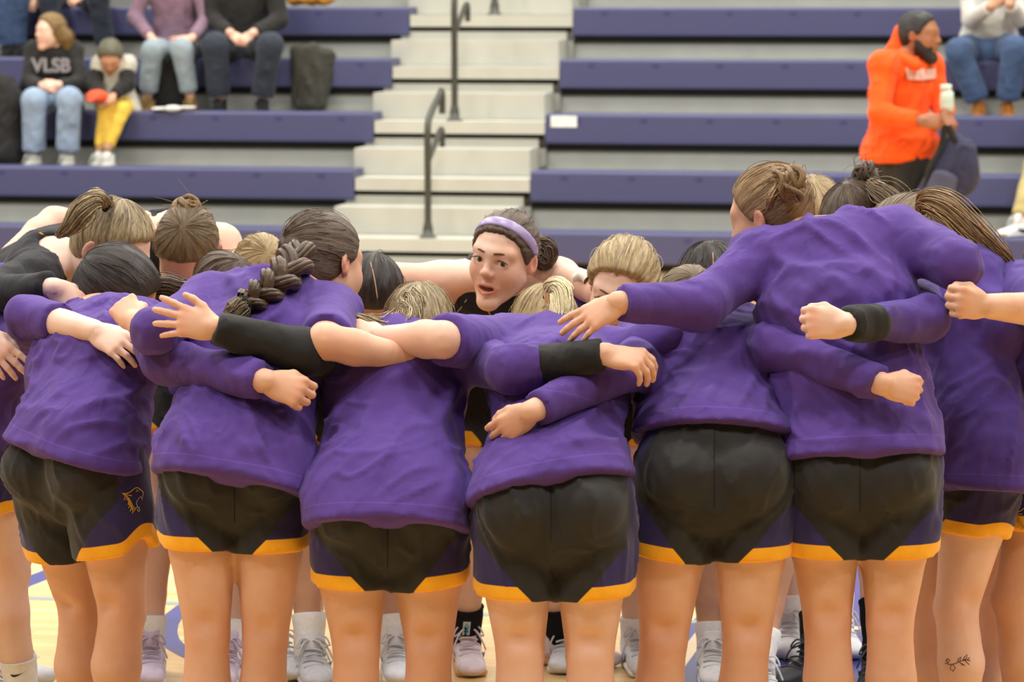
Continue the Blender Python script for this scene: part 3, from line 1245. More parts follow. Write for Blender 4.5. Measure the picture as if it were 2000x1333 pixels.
        fa = nrm(a + g('fold_tilt', .35) * Ls)
        V = fold_disp(V, N, fa, segs, g('fold', .014), g('seed', 1), g('fold_f', 1.0), np.clip((-((V - hemP) @ hemN) - .004) / .05, .05, 1))
        hemv = np.minimum(-((V - hemP) @ hemN), .5)
        out['shirt'] = part('shirt' if sl is not None else 'jersey', V, Q, sm_, root, {'hem': ('FLOAT', hemv)})
        un = g('under', (None, None))
        for i in (0, 1):
            if un[i]:
                t0, t1 = un[i]
                mt = cloth_mat('black_sleeve', '#201e1c', bump=.25, weave=1200)
                pr = []
                A_, B_ = arm_point(sh[i], el[i], wr[i], t0), arm_point(sh[i], el[i], wr[i], t1)
                axe = nrm(wr[i] - el[i])
                if t0 < 1:
                    pr = [Cone(A_, el[i], .058, .0525, k=.02), Cone(el[i], B_ + axe * .03, .0525, .0375, cuts=[(B_, axe)], k=.02)]
                else:
                    pr = [Cone(A_, B_ + axe * .03, .0455, .0355, cuts=[(B_, axe)])]
                V, Q = sdf_mesh(pr, .009, .02, smooth=1)
                N = vnormals(V, Q)
                V = fold_disp(V, N, axe, [(A_, B_, .06, .004, 26)], .002, g('seed', 1) + 4)
                part('undersleeve', V, Q, mt, root)
    # ---- shorts
    so = g('shorts')
    if so:
        frac, fl_ = so
        pr = [Cone(hm + nrm(.65 * a + .35 * up_) * g('waist', .05), hm + dn * .05, (.146 * bulk + .006, .114), (.150 * bulk + .012, .114), S=Lp, k=.05)]
        wf = g('waistf', .25)
        pr.append(Cone(s0, s0 + (s1 - s0) * wf + dv * .004, (.14 * bulk + .013, .116), (.112 * w_ + .03 * (1 - wf) + .012, .098), S=Lp, k=.04))
        info = []
        for i, h_ in enumerate((hl, hr)):
            hp = h_ + (kn[i] - h_) * frac
            ax = nrm(kn[i] - h_ + Lp * (.03 * (-1, 1)[i]))
            o = nrm((-1, 1)[i] * Lp - ax * ((-1, 1)[i] * Lp).dot(ax))
            slit = g('slit', .012)

            def fn(X, Y, Z, hp=hp, ax=ax, o=o, h_=h_, slit=slit):
                hx = (X - hp[0]) * ax[0] + (Y - hp[1]) * ax[1] + (Z - hp[2]) * ax[2]
                vx, vy, vz = X - hp[0] - hx * ax[0], Y - hp[1] - hx * ax[1], Z - hp[2] - hx * ax[2]
                cc = (vx * o[0] + vy * o[1] + vz * o[2]) / np.sqrt(vx * vx + vy * vy + vz * vz + 1e-9)
                return (hx + slit * np.clip((cc - .78) / .22, 0, 1) ** 2) * .8
            pr.append(Cone(h_ + dp * .008, hp + ax * .05, .092 * bulk, (.090 * bulk + fl_), fn=fn, k=.010))
            q = hm + (h_ - hm) * .80 + dp * .050 + dn * .035
            pr.append(Ell(q, .089 * bulk, k=.014))
            info.append((hp, ax, o))
        V, Q = sdf_mesh(pr, .0085, .03, smooth=1)
        N = vnormals(V, Q)
        hw = np.min([-((V - q_[0]) @ q_[1]) for q_ in info], axis=0)
        V = fold_disp(V, N, nrm(dn + .3 * Lp), [], .009, g('seed', 1) + 20, 1.2, np.clip((hw - .005) / .06, .05, 1))
        side_l = (V - hm) @ Lp < 0
        hem = np.zeros(len(V))
        sd = np.zeros(len(V))
        for i in (0, 1):
            hp, ax, o = info[i]
            m = side_l if i == 0 else ~side_l
            hx = (V - hp) @ ax
            v = V - hp - np.outer(hx, ax)
            cc = (v @ o) / (np.linalg.norm(v, axis=1) + 1e-6)
            hem[m] = (-hx - slit * np.clip((cc - .78) / .22, 0, 1) ** 2)[m]
            sd[m] = cc[m]
        out['shorts'] = part('shorts', V, Q, MAT['shorts'], root, {'hem': ('FLOAT', hem), 'side': ('FLOAT', sd)})
    pm = g('pants')
    if pm is not None:
        pr = [Cone(hm + up_ * .05, hm + dn * .05, (.150 * bulk, .11), (.155 * bulk, .118), S=Lp, k=.05)]
        for i, h_ in enumerate((hl, hr)):
            b_ = an[i] + (kn[i] - an[i]) * g('cuff', .06)
            ax = nrm(b_ - kn[i])
            pw = g('pant_w', 1.0)
            pr += [Cone(h_, kn[i], .096 * bulk, .070 * bulk * pw ** .5, k=.03), Cone(kn[i], b_ + ax * .03, .069 * bulk * pw ** .5, .060 * bulk * pw, cuts=[(b_, ax)], k=.03)]
        V, Q = sdf_mesh(pr, hv * .9, .03, smooth=1)
        N = vnormals(V, Q)
        V = fold_disp(V, N, dn, [(hl, kn[0], .09, .006, 18), (hr, kn[1], .09, .006, 18), (kn[0], an[0], .07, .006, 18), (kn[1], an[1], .07, .006, 18)], .006, g('seed', 1) + 33)
        part('trousers', V, Q, pm, root, {'hem': ('FLOAT', np.full(len(V), .5))})
    # ---- feet
    stl = g('shoes')
    if stl:
        toes = g('toes', (None, None))
        for i in (0, 1):
            td = f + (-1, 1)[i] * .12 * Lp if toes[i] is None else np.array([toes[i][0], toes[i][1], 0])
            shoe_o = put_shoe(root, an[i], td, stl)
            if g('floor') is not None:
                shoe_o.location.z += g('floor')
        st_ = g('socks')
        if st_:
            out['socks'] = [sock(root, an[i], kn[i], st_[1] if np.isscalar(st_[1]) else st_[1][i], plain('sock_' + st_[0], st_[0], .9, .1, .06, 120, bump=.4)) for i in (0, 1)]
    return out

#@@PLAYERS
# ------------------------------------------------------------------ the hall: floor
def strip(name, pts, w, z, mat, parent):
    """painted line of width w along floor points"""
    P = np.array(pts)
    P[:, 2] = 0
    T = np.gradient(P, axis=0)
    T /= np.linalg.norm(T, axis=1, keepdims=True)
    Nn = np.stack([-T[:, 1], T[:, 0], 0 * T[:, 0]], 1)
    n = len(P)
    a, b = P + Nn * w / 2, P - Nn * w / 2
    V = np.concatenate([a + [0, 0, z], b + [0, 0, z], a, b])
    Q = []
    for i in range(n - 1):
        Q += [[n + i, n + i + 1, i + 1, i], [i, i + 1, 2 * n + i + 1, 2 * n + i], [n + i + 1, n + i, 3 * n + i, 3 * n + i + 1]]
    return part(name, V, np.array(Q), mat, parent, smooth=False)


def poly_floor(name, pts, z, mat, parent):
    P = np.array(pts)
    n = len(P)
    me = bpy.data.meshes.new(name)
    top = [(p[0], p[1], z) for p in P]
    bot = [(p[0], p[1], 0) for p in P]
    me.from_pydata(top + bot, [], [tuple(range(n))] + [(i, n + i, n + (i + 1) % n, (i + 1) % n) for i in range(n)])
    me.materials.append(mat)
    o = bpy.data.objects.new(name, me)
    COL.objects.link(o)
    o.parent = parent
    return o


def wood_mat():
    t = NT('maple_floor')
    tc = t.n('ShaderNodeTexCoord')
    mp = t.n('ShaderNodeMapping')
    mp.inputs['Rotation'].default_value = (0, 0, YAW)
    t.l(tc.outputs['Object'], mp.inputs[0])
    br = t.n('ShaderNodeTexBrick')
    br.inputs['Scale'].default_value = 1.0
    br.inputs['Brick Width'].default_value = 1.3
    br.inputs['Row Height'].default_value = .057
    br.inputs['Mortar Size'].default_value = .0012
    br.inputs['Mortar Smooth'].default_value = .3
    br.inputs['Color1'].default_value = lin('#e6c78f')
    br.inputs['Color2'].default_value = lin('#d3ab70')
    br.inputs['Mortar'].default_value = lin('#b98e58')
    br.offset = .37
    t.l(mp.outputs[0], br.inputs[0])
    mp2 = t.n('ShaderNodeMapping')
    mp2.inputs['Scale'].default_value = (1.2, 26, 1)
    t.l(mp.outputs[0], mp2.inputs[0])
    gr = t.noise(mp2.outputs[0], 3.0, 5, .6)
    c = t.mix(t.math('MULTIPLY', t.ramp(gr, .35, .75), .35), br.outputs[0], lin('#c99f62'))
    t.base(c)
    t.rough(.38, .35)
    t.b.inputs['Coat Weight'].default_value = .0
    t.b.inputs['Coat Roughness'].default_value = .12
    return t.m


fl = part('floor', *box_vq(-16, 16, -4, 34, -.12, 0), wood_mat(), smooth=False)
tag(fl, 'pale varnished maple basketball floor with painted lines', kind='structure')
PAINT_BLUE = plain('floor_paint_blue', '#3c3f86', .3, .5, .06, 6)
PAINT_WHITE = plain('floor_paint_white', '#e9e8e4', .3, .5, .04, 6)
PAINT_CREAM = plain('floor_paint_cream', '#e2cda6', .3, .5, .04, 6)
PAINT_GREY = plain('floor_paint_grey', '#8f9b9d', .3, .5, .04, 6)
PAINT_ORANGE = plain('floor_paint_orange', '#e0703a', .3, .5, .04, 6)
poly_floor('blue_area', [floor_pt(*q) for q in ((1385, 1184), (1345, 1221), (1296, 1275), (1180, 1420), (2100, 1520), (1790, 1095), (1480, 1075))], .001, PAINT_BLUE, fl)
strip('side_line', [floor_pt(x, 1168.5 + (x - 40) * .0358) for x in np.linspace(-40, 1360, 15)], .05, .0012, PAINT_GREY, fl)
strip('side_line', [floor_pt(x, 1224 + (x - 1535) * .034) for x in np.linspace(1420, 1790, 6)], .05, .0022, PAINT_CREAM, fl)
strip('court_line', [floor_pt(x, y) for x, y in ((-60, 1182), (35, 1145), (120, 1111), (230, 1078), (340, 1055))], .085, .0012, PAINT_BLUE, fl)
strip('court_line', [floor_pt(x, y) for x, y in ((1385, 1223), (1372, 1239), (1345, 1273), (1318, 1310), (1290, 1350))], .045, .0022, PAINT_CREAM, fl)
strip('floor_letter', [floor_pt(x, y) for x, y in ((388, 1176), (362, 1186), (340, 1203), (329, 1220), (326, 1237), (331, 1252), (346, 1267), (372, 1281), (400, 1292))], .062, .0012, PAINT_BLUE, fl)
poly_floor('white_stripe', [floor_pt(*q) for q in ((1572, 1236), (1548, 1285), (1510, 1360), (1620, 1360), (1640, 1236))], .002, PAINT_WHITE, fl)
strip('orange_line', [floor_pt(x, y) for x, y in ((1900, 1282), (1965, 1287), (2040, 1293))], .14, .0015, PAINT_ORANGE, fl)
strip('orange_line', [floor_pt(x, y) for x, y in ((1900, 1240), (1965, 1244), (2040, 1249))], .10, .0015, PAINT_ORANGE, fl)

# ------------------------------------------------------------------ bleachers
N0, PD, RISE, Z0, XL, AW = 19.062, .565, .340, .491, -4.526, 1.135
SEAT_H, SEAT_D = .195, .28
SEAT_M = plain('seat_blue_plastic', '#484a6e', .45, .4, 0.0, 3)
DECK_M = plain('deck_grey', '#9fa09a', .55, .4, .06, 5)
STEP_M = plain('aisle_step_putty', '#b9b8ac', .55, .35, .04, 4)
SHADE_M = plain('painted_shade_black', '#23221d', .8, .2)  # black that paints in the shade below seats and nosings
DIM_M = plain('seat_badge_dark', '#3a3b6c', .5, .4)
RAIL_M = plain('rail_dark_metal', '#4a4b44', .45, .5, .1, 20, .4)
SIGN_M = plain('seat_label_white', '#e8e9e2', .5)


def bp(s, N, z):
    """point in bleacher coordinates: s along the rows, N away from court, z up"""
    return BU * s + BN * N + UZ * z


def b_xf(V):
    return np.outer(V[:, 0], BU) + np.outer(V[:, 1], BN) + np.outer(V[:, 2], UZ)


def b_box(name, s0, s1, n0, n1, z0, z1, mat, parent, bev=0):
    V, Q = bev_box(s0, s1, n0, n1, z0, z1, bev) if bev else box_vq(s0, s1, n0, n1, z0, z1)
    return part(name, b_xf(V), Q, mat, parent, smooth=False)


MODW = .425
V, Q = bev_box(-MODW / 2 + .0001, MODW / 2 - .0001, 0, SEAT_D, -SEAT_H, 0, .018)
seat_me = mesh_from('seat_module', b_xf(V), Q, smooth=False)
seat_me.materials.append(SEAT_M)
V, Q = join_vq([box_vq(-.022, .022, -.003, .002, -.052, -.030)])
badge_me = mesh_from('badge', b_xf(V), Q, smooth=False)
badge_me.materials.append(DIM_M)
WORDS = ['lowest', 'second', 'third', 'fourth', 'fifth', 'highest']
for k in range(6):
    N, z = N0 + PD * k, Z0 + RISE * k
    for side in (0, 1):
        if side == 0:
            s1, s0 = XL, XL - MODW * 14
        else:
            s0, s1 = XL + AW, XL + AW + MODW * 14
        row = empty('bleacher_row', bp((s0 + s1) / 2, N, 0))
        tag(row, '%s blue bench row of the bleachers, %s of the grey aisle steps' % (WORDS[k], ('left', 'right')[side]), 'bleacher bench', 'bench rows')
        nm = 14
        for m in range(nm):
            o = bpy.data.objects.new('seat_module', seat_me)
            COL.objects.link(o)
            o.parent = row
            o.location = Vector(bp(s0 + MODW * (m + .5), N, z) - np.array(row.location))
            b = bpy.data.objects.new('badge', badge_me)
            COL.objects.link(b)
            b.parent = o
        b_box('under_shade', s0, s1, N + .05, N + .12, z - SEAT_H - .045, z - SEAT_H - .001, SHADE_M, row)  # dark bar standing in for the shadow of the seat overhang
        b_box('riser', s0, s1, N + .07, N + .09, z - RISE - .056, z - SEAT_H - .045, DECK_M, row)
        b_box('deck', s0, s1, N + SEAT_D - .01, N + PD + .07, z - .085, z - .055, DECK_M, row)
        e0, e1 = (s1 - .03, s1 + .022) if side == 0 else (s0 - .055, s0 - .002)
        b_box('end_panel', e0, e1, N + .03, N + .26, z - SEAT_H - .15, z - SEAT_H - .03, plain('end_panel_grey', '#8d8c84', .6), row)
        if k == 2 and side == 1:
            b_box('seat_label', s0 + .035, s0 + .205, N - .004, N, z - .085, z - .012, SIGN_M, row)
    # aisle
    st = empty('aisle_step', bp(XL + AW / 2, N, 0))
    tag(st, '%s putty grey aisle stair between the blue bench rows' % WORDS[k], 'step', 'aisle steps')
    zt = z - .052
    b_box('nosing', XL + .008, XL + AW - .004, N, N + .05, zt - .080, zt, STEP_M, st)
    b_box('deck', XL + .008, XL + AW - .004, N + .05, N + PD + .02, zt - .03, zt, STEP_M, st)
    b_box('gap_shade', XL + .02, XL + AW - .02, N + .035, N + .05, zt - .118, zt - .080, SHADE_M, st)  # dark bar painting the shade of the open gap below the nosing
    b_box('riser', XL - .06, XL + AW - .05, N + .03, N + .05, zt - RISE, zt - .112, STEP_M, st)
    b_box('half_step', XL - .07, XL + AW - .06, N - .25, N + .03, zt - RISE + .003, zt - RISE + .172, STEP_M, st)

tag(b_box('wall_back', -14, 12, N0 + 6 * PD + .3, N0 + 6 * PD + .5, 0, 9, plain('hall_wall_paint', '#b9b8b0', .8), None), kind='structure')

# hand rails standing on the aisle steps
def rail(foot, label, post_h, hook=True):
    r = empty('handrail', foot)
    tag(r, label, 'handrail', 'aisle handrails')
    top = foot + UZ * post_h
    back = BN * .42 + UZ * .19
    P = spline([foot, foot + UZ * post_h * .5, top - UZ * .03, top + back * .25 + UZ * .02, top + back * .9, top + back + UZ * .005, top + back + BN * .03 - UZ * .03, top + back + BN * .035 - UZ * .14], 40)
    part('post', *tubes(P[None], np.full((1, 40), .021), 12), RAIL_M, r)
    m0 = foot + UZ * (post_h - .23)
    P2 = spline([m0, m0 + back * .5, m0 + back * .95, m0 + back + BN * .03 - UZ * .03, m0 + back + BN * .035 - UZ * .12], 24)
    part('middle_rail', *tubes(P2[None], np.full((1, 24), .018), 10), RAIL_M, r)
    s_ = np.array([0, .012, .014, .06, .1])
    part('flange', *tubes((foot + UZ * s_[:, None])[None], np.array([[.055, .05, .034, .031, .022]]), 16), RAIL_M, r)


def step_z(k):
    return Z0 + RISE * k - .052


def rail_foot(px, py, k):
    q = at_n(px, py, N0 + PD * k + .09)
    q[2] = step_z(k)
    return q


rail(rail_foot(836, 484, 0), 'dark metal handrail on the lower aisle steps', .70)
rail(rail_foot(888, 252, 2), 'tall dark metal handrail in the middle of the aisle', .80)
rail(rail_foot(966, 42, 4), 'dark metal handrail at the top of the aisle', .87)

# ------------------------------------------------------------------ players
shorts_mat()
PURPLE = cloth_mat('purple_warmup', '#50347f', var=.08, bump=.2)
BLACKJ = cloth_mat('black_jersey', '#201e22', bump=.2)
DARKP = cloth_mat('dark_purple_warmup', '#472f78', var=.08, bump=.2)
SKIN_A = skin_mat('skin_fair', '#dfb9a3')
SKIN_B = skin_mat('skin_light', '#e3c1ae')
SKIN_C = skin_mat('skin_warm', '#d4a78a')
SKIN_D = skin_mat('skin_tan', '#c4977a')
H_BROWN = hair_mat('hair_brown', '#3a2b1e', '#6e5640')
H_DARK = hair_mat('hair_dark', '#1d1613', '#40332a')
H_ASH = hair_mat('hair_ash_brown', '#4a3a2a', '#8f7752')
H_BLOND = hair_mat('hair_blond', '#7d6440', '#cdb483')
H_PLAT = hair_mat('hair_platinum', '#c9b27c', '#efe3bd')
H_STREAK = hair_mat('hair_streaked', '#54422e', '#d2bb8e')
H_LBROWN = hair_mat('hair_light_brown', '#664b2d', '#b28e5c')
TIE_M = plain('hair_tie_black', '#15131a', .8)
GOLD = plain('gold_thread', '#c9962e', .6)
WHITE_SOCK = '#f0f0ee'
CAMN = np.array([0, -1.0, .25])
GRP = 'huddle players'


def hairset(o, mat, tie, **kw):
    return hair_cap(o['root'], o['hc'], o['M'], o['hs'], tie, mat, **kw)


def hp(o, p):
    """head-local point to world"""
    return o['hc'] + o['M'] @ (np.array(p) * o['hs'])


def tail(o, pts, rad, mat, **kw):
    return lock(o['root'], [at(q) if len(q) == 3 and q[0] > -400 and abs(q[0]) > 5 else np.array(q) for q in pts], rad, mat, **kw)


FRONT = dict(group=GRP, shoes='white', socks=(WHITE_SOCK, .12), shorts=(.56, .004), shirt_mat=PURPLE, h=.011)

# centre: light brown ponytail, black undersleeves
P3 = person(dict(FRONT, label='bent over player at front centre with streaky brown ponytail and long black undersleeves', skin_mat=SKIN_C, seed=3,
    hips=((682, 985, 7.05), (832, 985, 7.05)), knees=((696, 1268, 7.03), (838, 1270, 7.03)), ank=((694, 1600, 7.06), (832, 1600, 7.06)),
    sh=((668, 700, 7.43), (888, 695, 7.40)), el=((590, 688, 7.14), (1000, 722, 7.08)), wr=((418, 640, 7.12), (1184, 692, 7.02)),
    head=(818, 655, 7.66), F=(0, .70, -.7), U=(0, .55, .8), hem=.055, tilt=.05, bulk=1.0, tw=1.06, shorts=(.57, .004),
    sleeves=(.35, 1.36), under=((.25, 1.98), (1.3, 1.97)),
    hands=(((322, 620, 7.14), (.15, -1, .3), 1, 'spread'), ((1262, 706, 7.00), (-.1, -.5, .85), -1, 'droop'))))
hairset(P3, H_STREAK, (0, -.75, .65), frizz=110, seed=1)
tail(P3, [(812, 566, 7.55), (806, 590, 7.48), (790, 625, 7.42), (750, 648, 7.36), (712, 632, 7.34), (696, 618, 7.36)], [.014, .022, .026, .026, .02, .006], H_STREAK, seed=2, strands=90, fly=.4)

# braid player
P2 = person(dict(FRONT, label='player with a long brown braid down her purple back, arms out over both neighbours', skin_mat=SKIN_C, seed=7,
    hips=((386, 905, 7.15), (532, 905, 7.15)), knees=((405, 1238, 7.12), (518, 1248, 7.12)), ank=((404, 1590, 7.15), (506, 1590, 7.15)),
    sh=((408, 590, 7.46), (650, 612, 7.44)), el=((302, 648, 7.22), (634, 668, 7.13)), wr=((262, 628, 7.36), (832, 706, 7.22)),
    head=(632, 520, 7.62), F=(.62, .72, -.25), U=(.05, .3, .95), hem=.045, tilt=.12, bulk=.98, tw=1.1, shorts=(.50, .008), hs=1.05,
    sleeves=(1.10, .86), fold_tilt=-.6,
    hands=(((222, 572, 7.46), (-.2, -.8, .6), 1, 'grip'), ((930, 728, 7.30), (0, -.8, .4), -1, 'relax'))))
hairset(P2, H_BROWN, (-.25, -.85, .05), frizz=140, seed=4, vol=1.03)
# braid: three plaited locks
C = spline([at(586, 484, 7.50), at(574, 515, 7.40), at(545, 548, 7.32), at(510, 574, 7.27), at(478, 594, 7.24)], 70)
T_ = np.gradient(C, axis=0)
T_ /= np.linalg.norm(T_, axis=1, keepdims=True)
b1 = np.cross(T_, [0, -1, .3])
b1 /= np.linalg.norm(b1, axis=1, keepdims=True)
b2 = np.cross(T_, b1)
s_ = np.linspace(0, 1, 70)
ps, rs, av = [], [], []
wid = np.interp(s_, [0, .12, .5, 1], [.016, .030, .028, .020])
for i in range(3):
    ph = s_ * 2 * math.pi * 1.7 + i * 2 * math.pi / 3
    cl = C + b1 * (wid * np.sin(ph))[:, None] + b2 * (wid * .55 * np.sin(2 * ph))[:, None]
    for j in range(9):
        a = j * 2 * math.pi / 9
        rr = wid * .72 * (.25 if j == 8 else .62)
        ps.append(cl + b1 * (rr * math.cos(a))[:, None] + b2 * (rr * math.sin(a))[:, None])
        rs.append(wid * .30)
        av.append(np.stack([np.full(70, i * 1.7 + math.cos(a)), np.full(70, math.sin(a)), s_ * .4], 1))
part_lines('braid', np.array(ps), np.array(rs), H_BROWN, P2['root'], 6, np.array(av))
tail(P2, [(482, 590, 7.24), (470, 600, 7.23), (456, 611, 7.22), (440, 616, 7.22)], [.016, .026, .028, .012], H_ASH, seed=5, strands=90, name='braid_end', fly=.08)
hair_tie(P2['root'], at(583, 492, 7.47), (-.2, -.3, -1), .021, TIE_M)
hair_tie(P2['root'], at(482, 591, 7.24), (-.8, -.2, -.5), .020, TIE_M)

# platinum ponytail
P4 = person(dict(FRONT, label='player with a platinum blond ponytail over her purple collar, bare left forearm stretched out', skin_mat=SKIN_A, seed=12,
    hips=((1003, 978, 6.97), (1158, 972, 6.97)), knees=((1016, 1272, 6.95), (1152, 1276, 6.95)), ank=((1012, 1612, 6.98), (1158, 1612, 6.98)),
    sh=((992, 678, 7.38), (1188, 702, 7.36)), el=((866, 664, 7.13), (1290, 668, 7.28)), wr=((744, 660, 7.26), (1420, 634, 7.46)),
    head=(1062, 658, 7.66), F=(-.1, .72, -.68), U=(0, .6, .8), hem=-.03, tilt=-.2, bulk=1.02, tw=1.0, shorts=(.64, .007),
    sleeves=(.98, 1.9), fold_tilt=.5,
    hands=(((640, 640, 7.34), (0, -.7, .6), 1, 'relax'), None)))
hairset(P4, H_BLOND, (.25, -.6, .7), frizz=90, seed=8)
tail(P4, [(1074, 584, 7.56), (1080, 560, 7.48), (1094, 566, 7.40), (1096, 602, 7.35), (1090, 645, 7.30)], [.013, .021, .026, .026, .014], H_PLAT, seed=9, strands=110, fly=.12)
hair_tie(P4['root'], at(1073, 580, 7.55), (0, -.3, .9), .012, TIE_M)

# right of centre, elastic waistband showing
P5 = person(dict(FRONT, label='player in purple whose short shirt has ridden up over a gathered black waistband', skin_mat=SKIN_C, seed=17,
    hips=((1320, 915, 7.10), (1470, 915, 7.10)), knees=((1296, 1252, 7.08), (1458, 1252, 7.08)), ank=((1262, 1600, 7.10), (1430, 1600, 7.10)),
    sh=((1262, 672, 7.50), (1490, 668, 7.48)), el=((1240, 716, 7.17), (1512, 676, 7.20)), wr=((1034, 806, 6.93), (1728, 752, 6.98)),
    head=(1345, 618, 7.80), F=(-.1, .85, -.5), U=(0, .45, .9), waist=.10, waistf=.95, hem=-.085, tilt=.0, ease=.030, bulk=1.0, tw=1.12, shorts=(.52, .010), leg_r=1.03, fold=.012, hand_s=.84,
    sleeves=(1.93, 1.95),
    hands=(((968, 856, 6.96), (-.1, -1, .2), 1, 'relax'), ((1790, 764, 6.98), (.1, -1, .3), -1, 'fist'))))
hairset(P5, H_ASH, (0, -.9, .2), frizz=60, seed=13)

# tall player
P6 = person(dict(FRONT, label='tall upright player with a low brown bun, one arm over her neighbours', skin_mat=SKIN_C, seed=23,
    hips=((1606, 905, 7.13), (1754, 905, 7.13)), knees=((1616, 1216, 7.11), (1738, 1216, 7.11)), ank=((1620, 1590, 7.14), (1742, 1590, 7.14)),
    sh=((1484, 508, 7.36), (1752, 466, 7.36)), el=((1366, 596, 7.17), (1870, 520, 7.20)), wr=((1206, 592, 7.06), (1806, 462, 7.42)),
    head=(1506, 425, 7.52), F=(-.78, .52, -.30), U=(-.2, .1, .97), hem=-.03, tilt=0, bulk=1.04, tw=1.16, shorts=(.58, .010), hs=1.02, leg_r=.98, hand_s=.88,
    sleeves=(1.95, 1.9), fold_tilt=-.9, fold=.016,
    hands=(((1104, 650, 7.05), (-.2, -.75, .6), 1, 'flat'), ((1770, 430, 7.5), (0, -.5, .8), -1, 'relax'))))
hairset(P6, H_LBROWN, (.35, -.85, .30), frizz=150, seed=18)
bun(P6['root'], at(1543, 356, 7.40), .040, H_LBROWN, seed=19, coils=9)
tail(P6, [(1520, 365, 7.40), (1505, 390, 7.38), (1500, 412, 7.40)], [.008, .010, .003], H_LBROWN, seed=20, strands=24, name='loose_lock', n=12)

# long ponytail, behind the tall one
P7 = person(dict(FRONT, label='player with a long loose light brown ponytail and a vine tattoo on her calf', skin_mat=SKIN_A, seed=29, fd=(-.55, .83), shirt_mat=DARKP,
    hips=((1822, 870, 7.70), (1930, 868, 7.55)), knees=((1806, 1192, 7.70), (1868, 1188, 7.55)), ank=((1822, 1540, 7.74), (1874, 1540, 7.58)),
    sh=((1770, 545, 7.92), (1905, 545, 7.74)), el=((1806, 622, 7.18), (1960, 640, 7.6)), wr=((1650, 634, 6.97), (1990, 740, 7.7)),
    head=(1768, 478, 8.06), F=(-.7, .6, -.45), U=(-.2, .5, .85), hem=.10, tilt=.0, bulk=1.0, tw=1.1, shorts=(.55, .004),
    sleeves=(1.72, 1.9), under=((1.66, 1.97), None), fold=.010,
    hands=(((1540, 628, 6.96), (-.1, -1, .2), 1, 'fist'), None)))
hairset(P7, H_ASH, (.55, -.4, .55), frizz=90, seed=24, vol=1.05)
tail(P7, [(1798, 406, 7.95), (1816, 392, 7.88), (1850, 412, 7.82), (1900, 462, 7.78), (1950, 505, 7.76), (1990, 535, 7.76)], [.014, .026, .033, .032, .026, .008], H_LBROWN, seed=25, strands=170, n=34, fly=.35)
hair_tie(P7['root'], at(1798, 404, 7.94), (.7, -.3, .3), .018, TIE_M)

# left player with the wildcat emblem on her hip
P1 = person(dict(FRONT, label='leftmost full figure, dark haired, bowed head, emblem on the hip of her shorts', skin_mat=SKIN_C, seed=31, fd=(.62, .78),
    hips=((100, 890, 7.60), (208, 896, 7.48)), knees=((160, 1195, 7.64), (238, 1195, 7.48)), ank=((166, 1545, 7.66), (228, 1545, 7.52)),
    sh=((165, 640, 7.94), (305, 668, 7.66)), el=((60, 640, 8.05), (326, 704, 7.28)), wr=((-60, 640, 8.1), (524, 746, 7.06)),
    head=(222, 582, 8.04), F=(.70, .25, -.62), U=(.5, -.05, .8), hem=-.02, tilt=.34, bulk=1.06, tw=1.12, shorts=(.62, .012), slit=.035, hs=1.06,
    sleeves=(1.9, 1.93),
    hands=(None, ((598, 772, 7.04), (.1, -1, .35), -1, 'grip'))))
hairset(P1, H_DARK, (-.1, -.9, -.1), frizz=110, seed=32, vol=1.04)

# at the left edge
P0 = person(dict(FRONT, label='player cut off by the left edge, bare forearm laid over her neighbour', skin_mat=SKIN_B, seed=37, fd=(.9, .42),
    hips=((-95, 880, 8.2), (-50, 885, 8.0)), knees=((-40, 1120, 8.3), (14, 1118, 8.08)), ank=((-40, 1390, 8.35), (46, 1372, 8.12)),
    sh=((15, 610, 8.35), (60, 665, 8.02)), el=((0, 560, 8.4), (58, 618, 7.78)), wr=((100, 600, 8.5), (188, 648, 7.56)),
    head=(-60, 600, 8.3), F=(.7, .35, -.6), U=(.4, .1, .9), hem=.05, bulk=1.02, tw=1.15, shorts=(.50, .006),
    sleeves=(1.9, 1.45),
    hands=(None, ((262, 690, 7.5), (.1, -.9, .5), -1, 'relax'))))
hairset(P0, H_DARK, (-.5, -.8, .1), frizz=40, seed=38)

PM = person(dict(FRONT, label='player outside the left edge of whom only the fingers on a purple back show', skin_mat=SKIN_B, seed=41, fd=(.9, .3),
    hips=((-330, 880, 8.3), (-290, 885, 8.1)), knees=((-290, 1120, 8.3), (-250, 1118, 8.1)), ank=((-290, 1390, 8.35), (-250, 1372, 8.12)),
    sh=((-230, 610, 8.3), (-200, 655, 8.0)), el=((-220, 640, 8.4), (-150, 640, 7.85)), wr=((-120, 600, 8.5), (-38, 652, 7.74)),
    head=(-150, 560, 8.4), F=(.8, .2, -.5), U=(.4, .1, .9), hem=.05, sleeves=(1.9, 1.8),
    hands=(None, ((50, 742, 7.72), (.2, -1, .2), -1, 'flat'))))
hairset(PM, H_BROWN, (-.5, -.8, .1), frizz=30, seed=42)

# at the right edge
P8 = person(dict(FRONT, label='player cut off by the right edge, bare arm gripping the tall player\'s sleeve', skin_mat=SKIN_C, seed=43, fd=(-.85, .5), shirt_mat=DARKP,
    hips=((1985, 880, 7.95), (2062, 885, 7.75)), knees=((1936, 1165, 7.98), (1984, 1172, 7.66)), ank=((1906, 1430, 8.05), (2004, 1540, 7.70)),
    sh=((1986, 572, 7.74), (2085, 600, 7.55)), el=((2066, 608, 7.42), (2140, 700, 7.6)), wr=((1924, 598, 7.16), (2110, 800, 7.6)),
    head=(2070, 540, 8.2), F=(-.8, .4, -.4), U=(-.3, .2, .9), hem=.05, bulk=1.05, shorts=(.60, .014), slit=.04,
    sleeves=(.80, 1.9), socks=(WHITE_SOCK, .13),
    hands=(((1856, 588, 7.10), (-.2, -1, .1), 1, 'fist'), None)))
hairset(P8, H_BROWN, (.5, -.6, .3), frizz=30, seed=44)

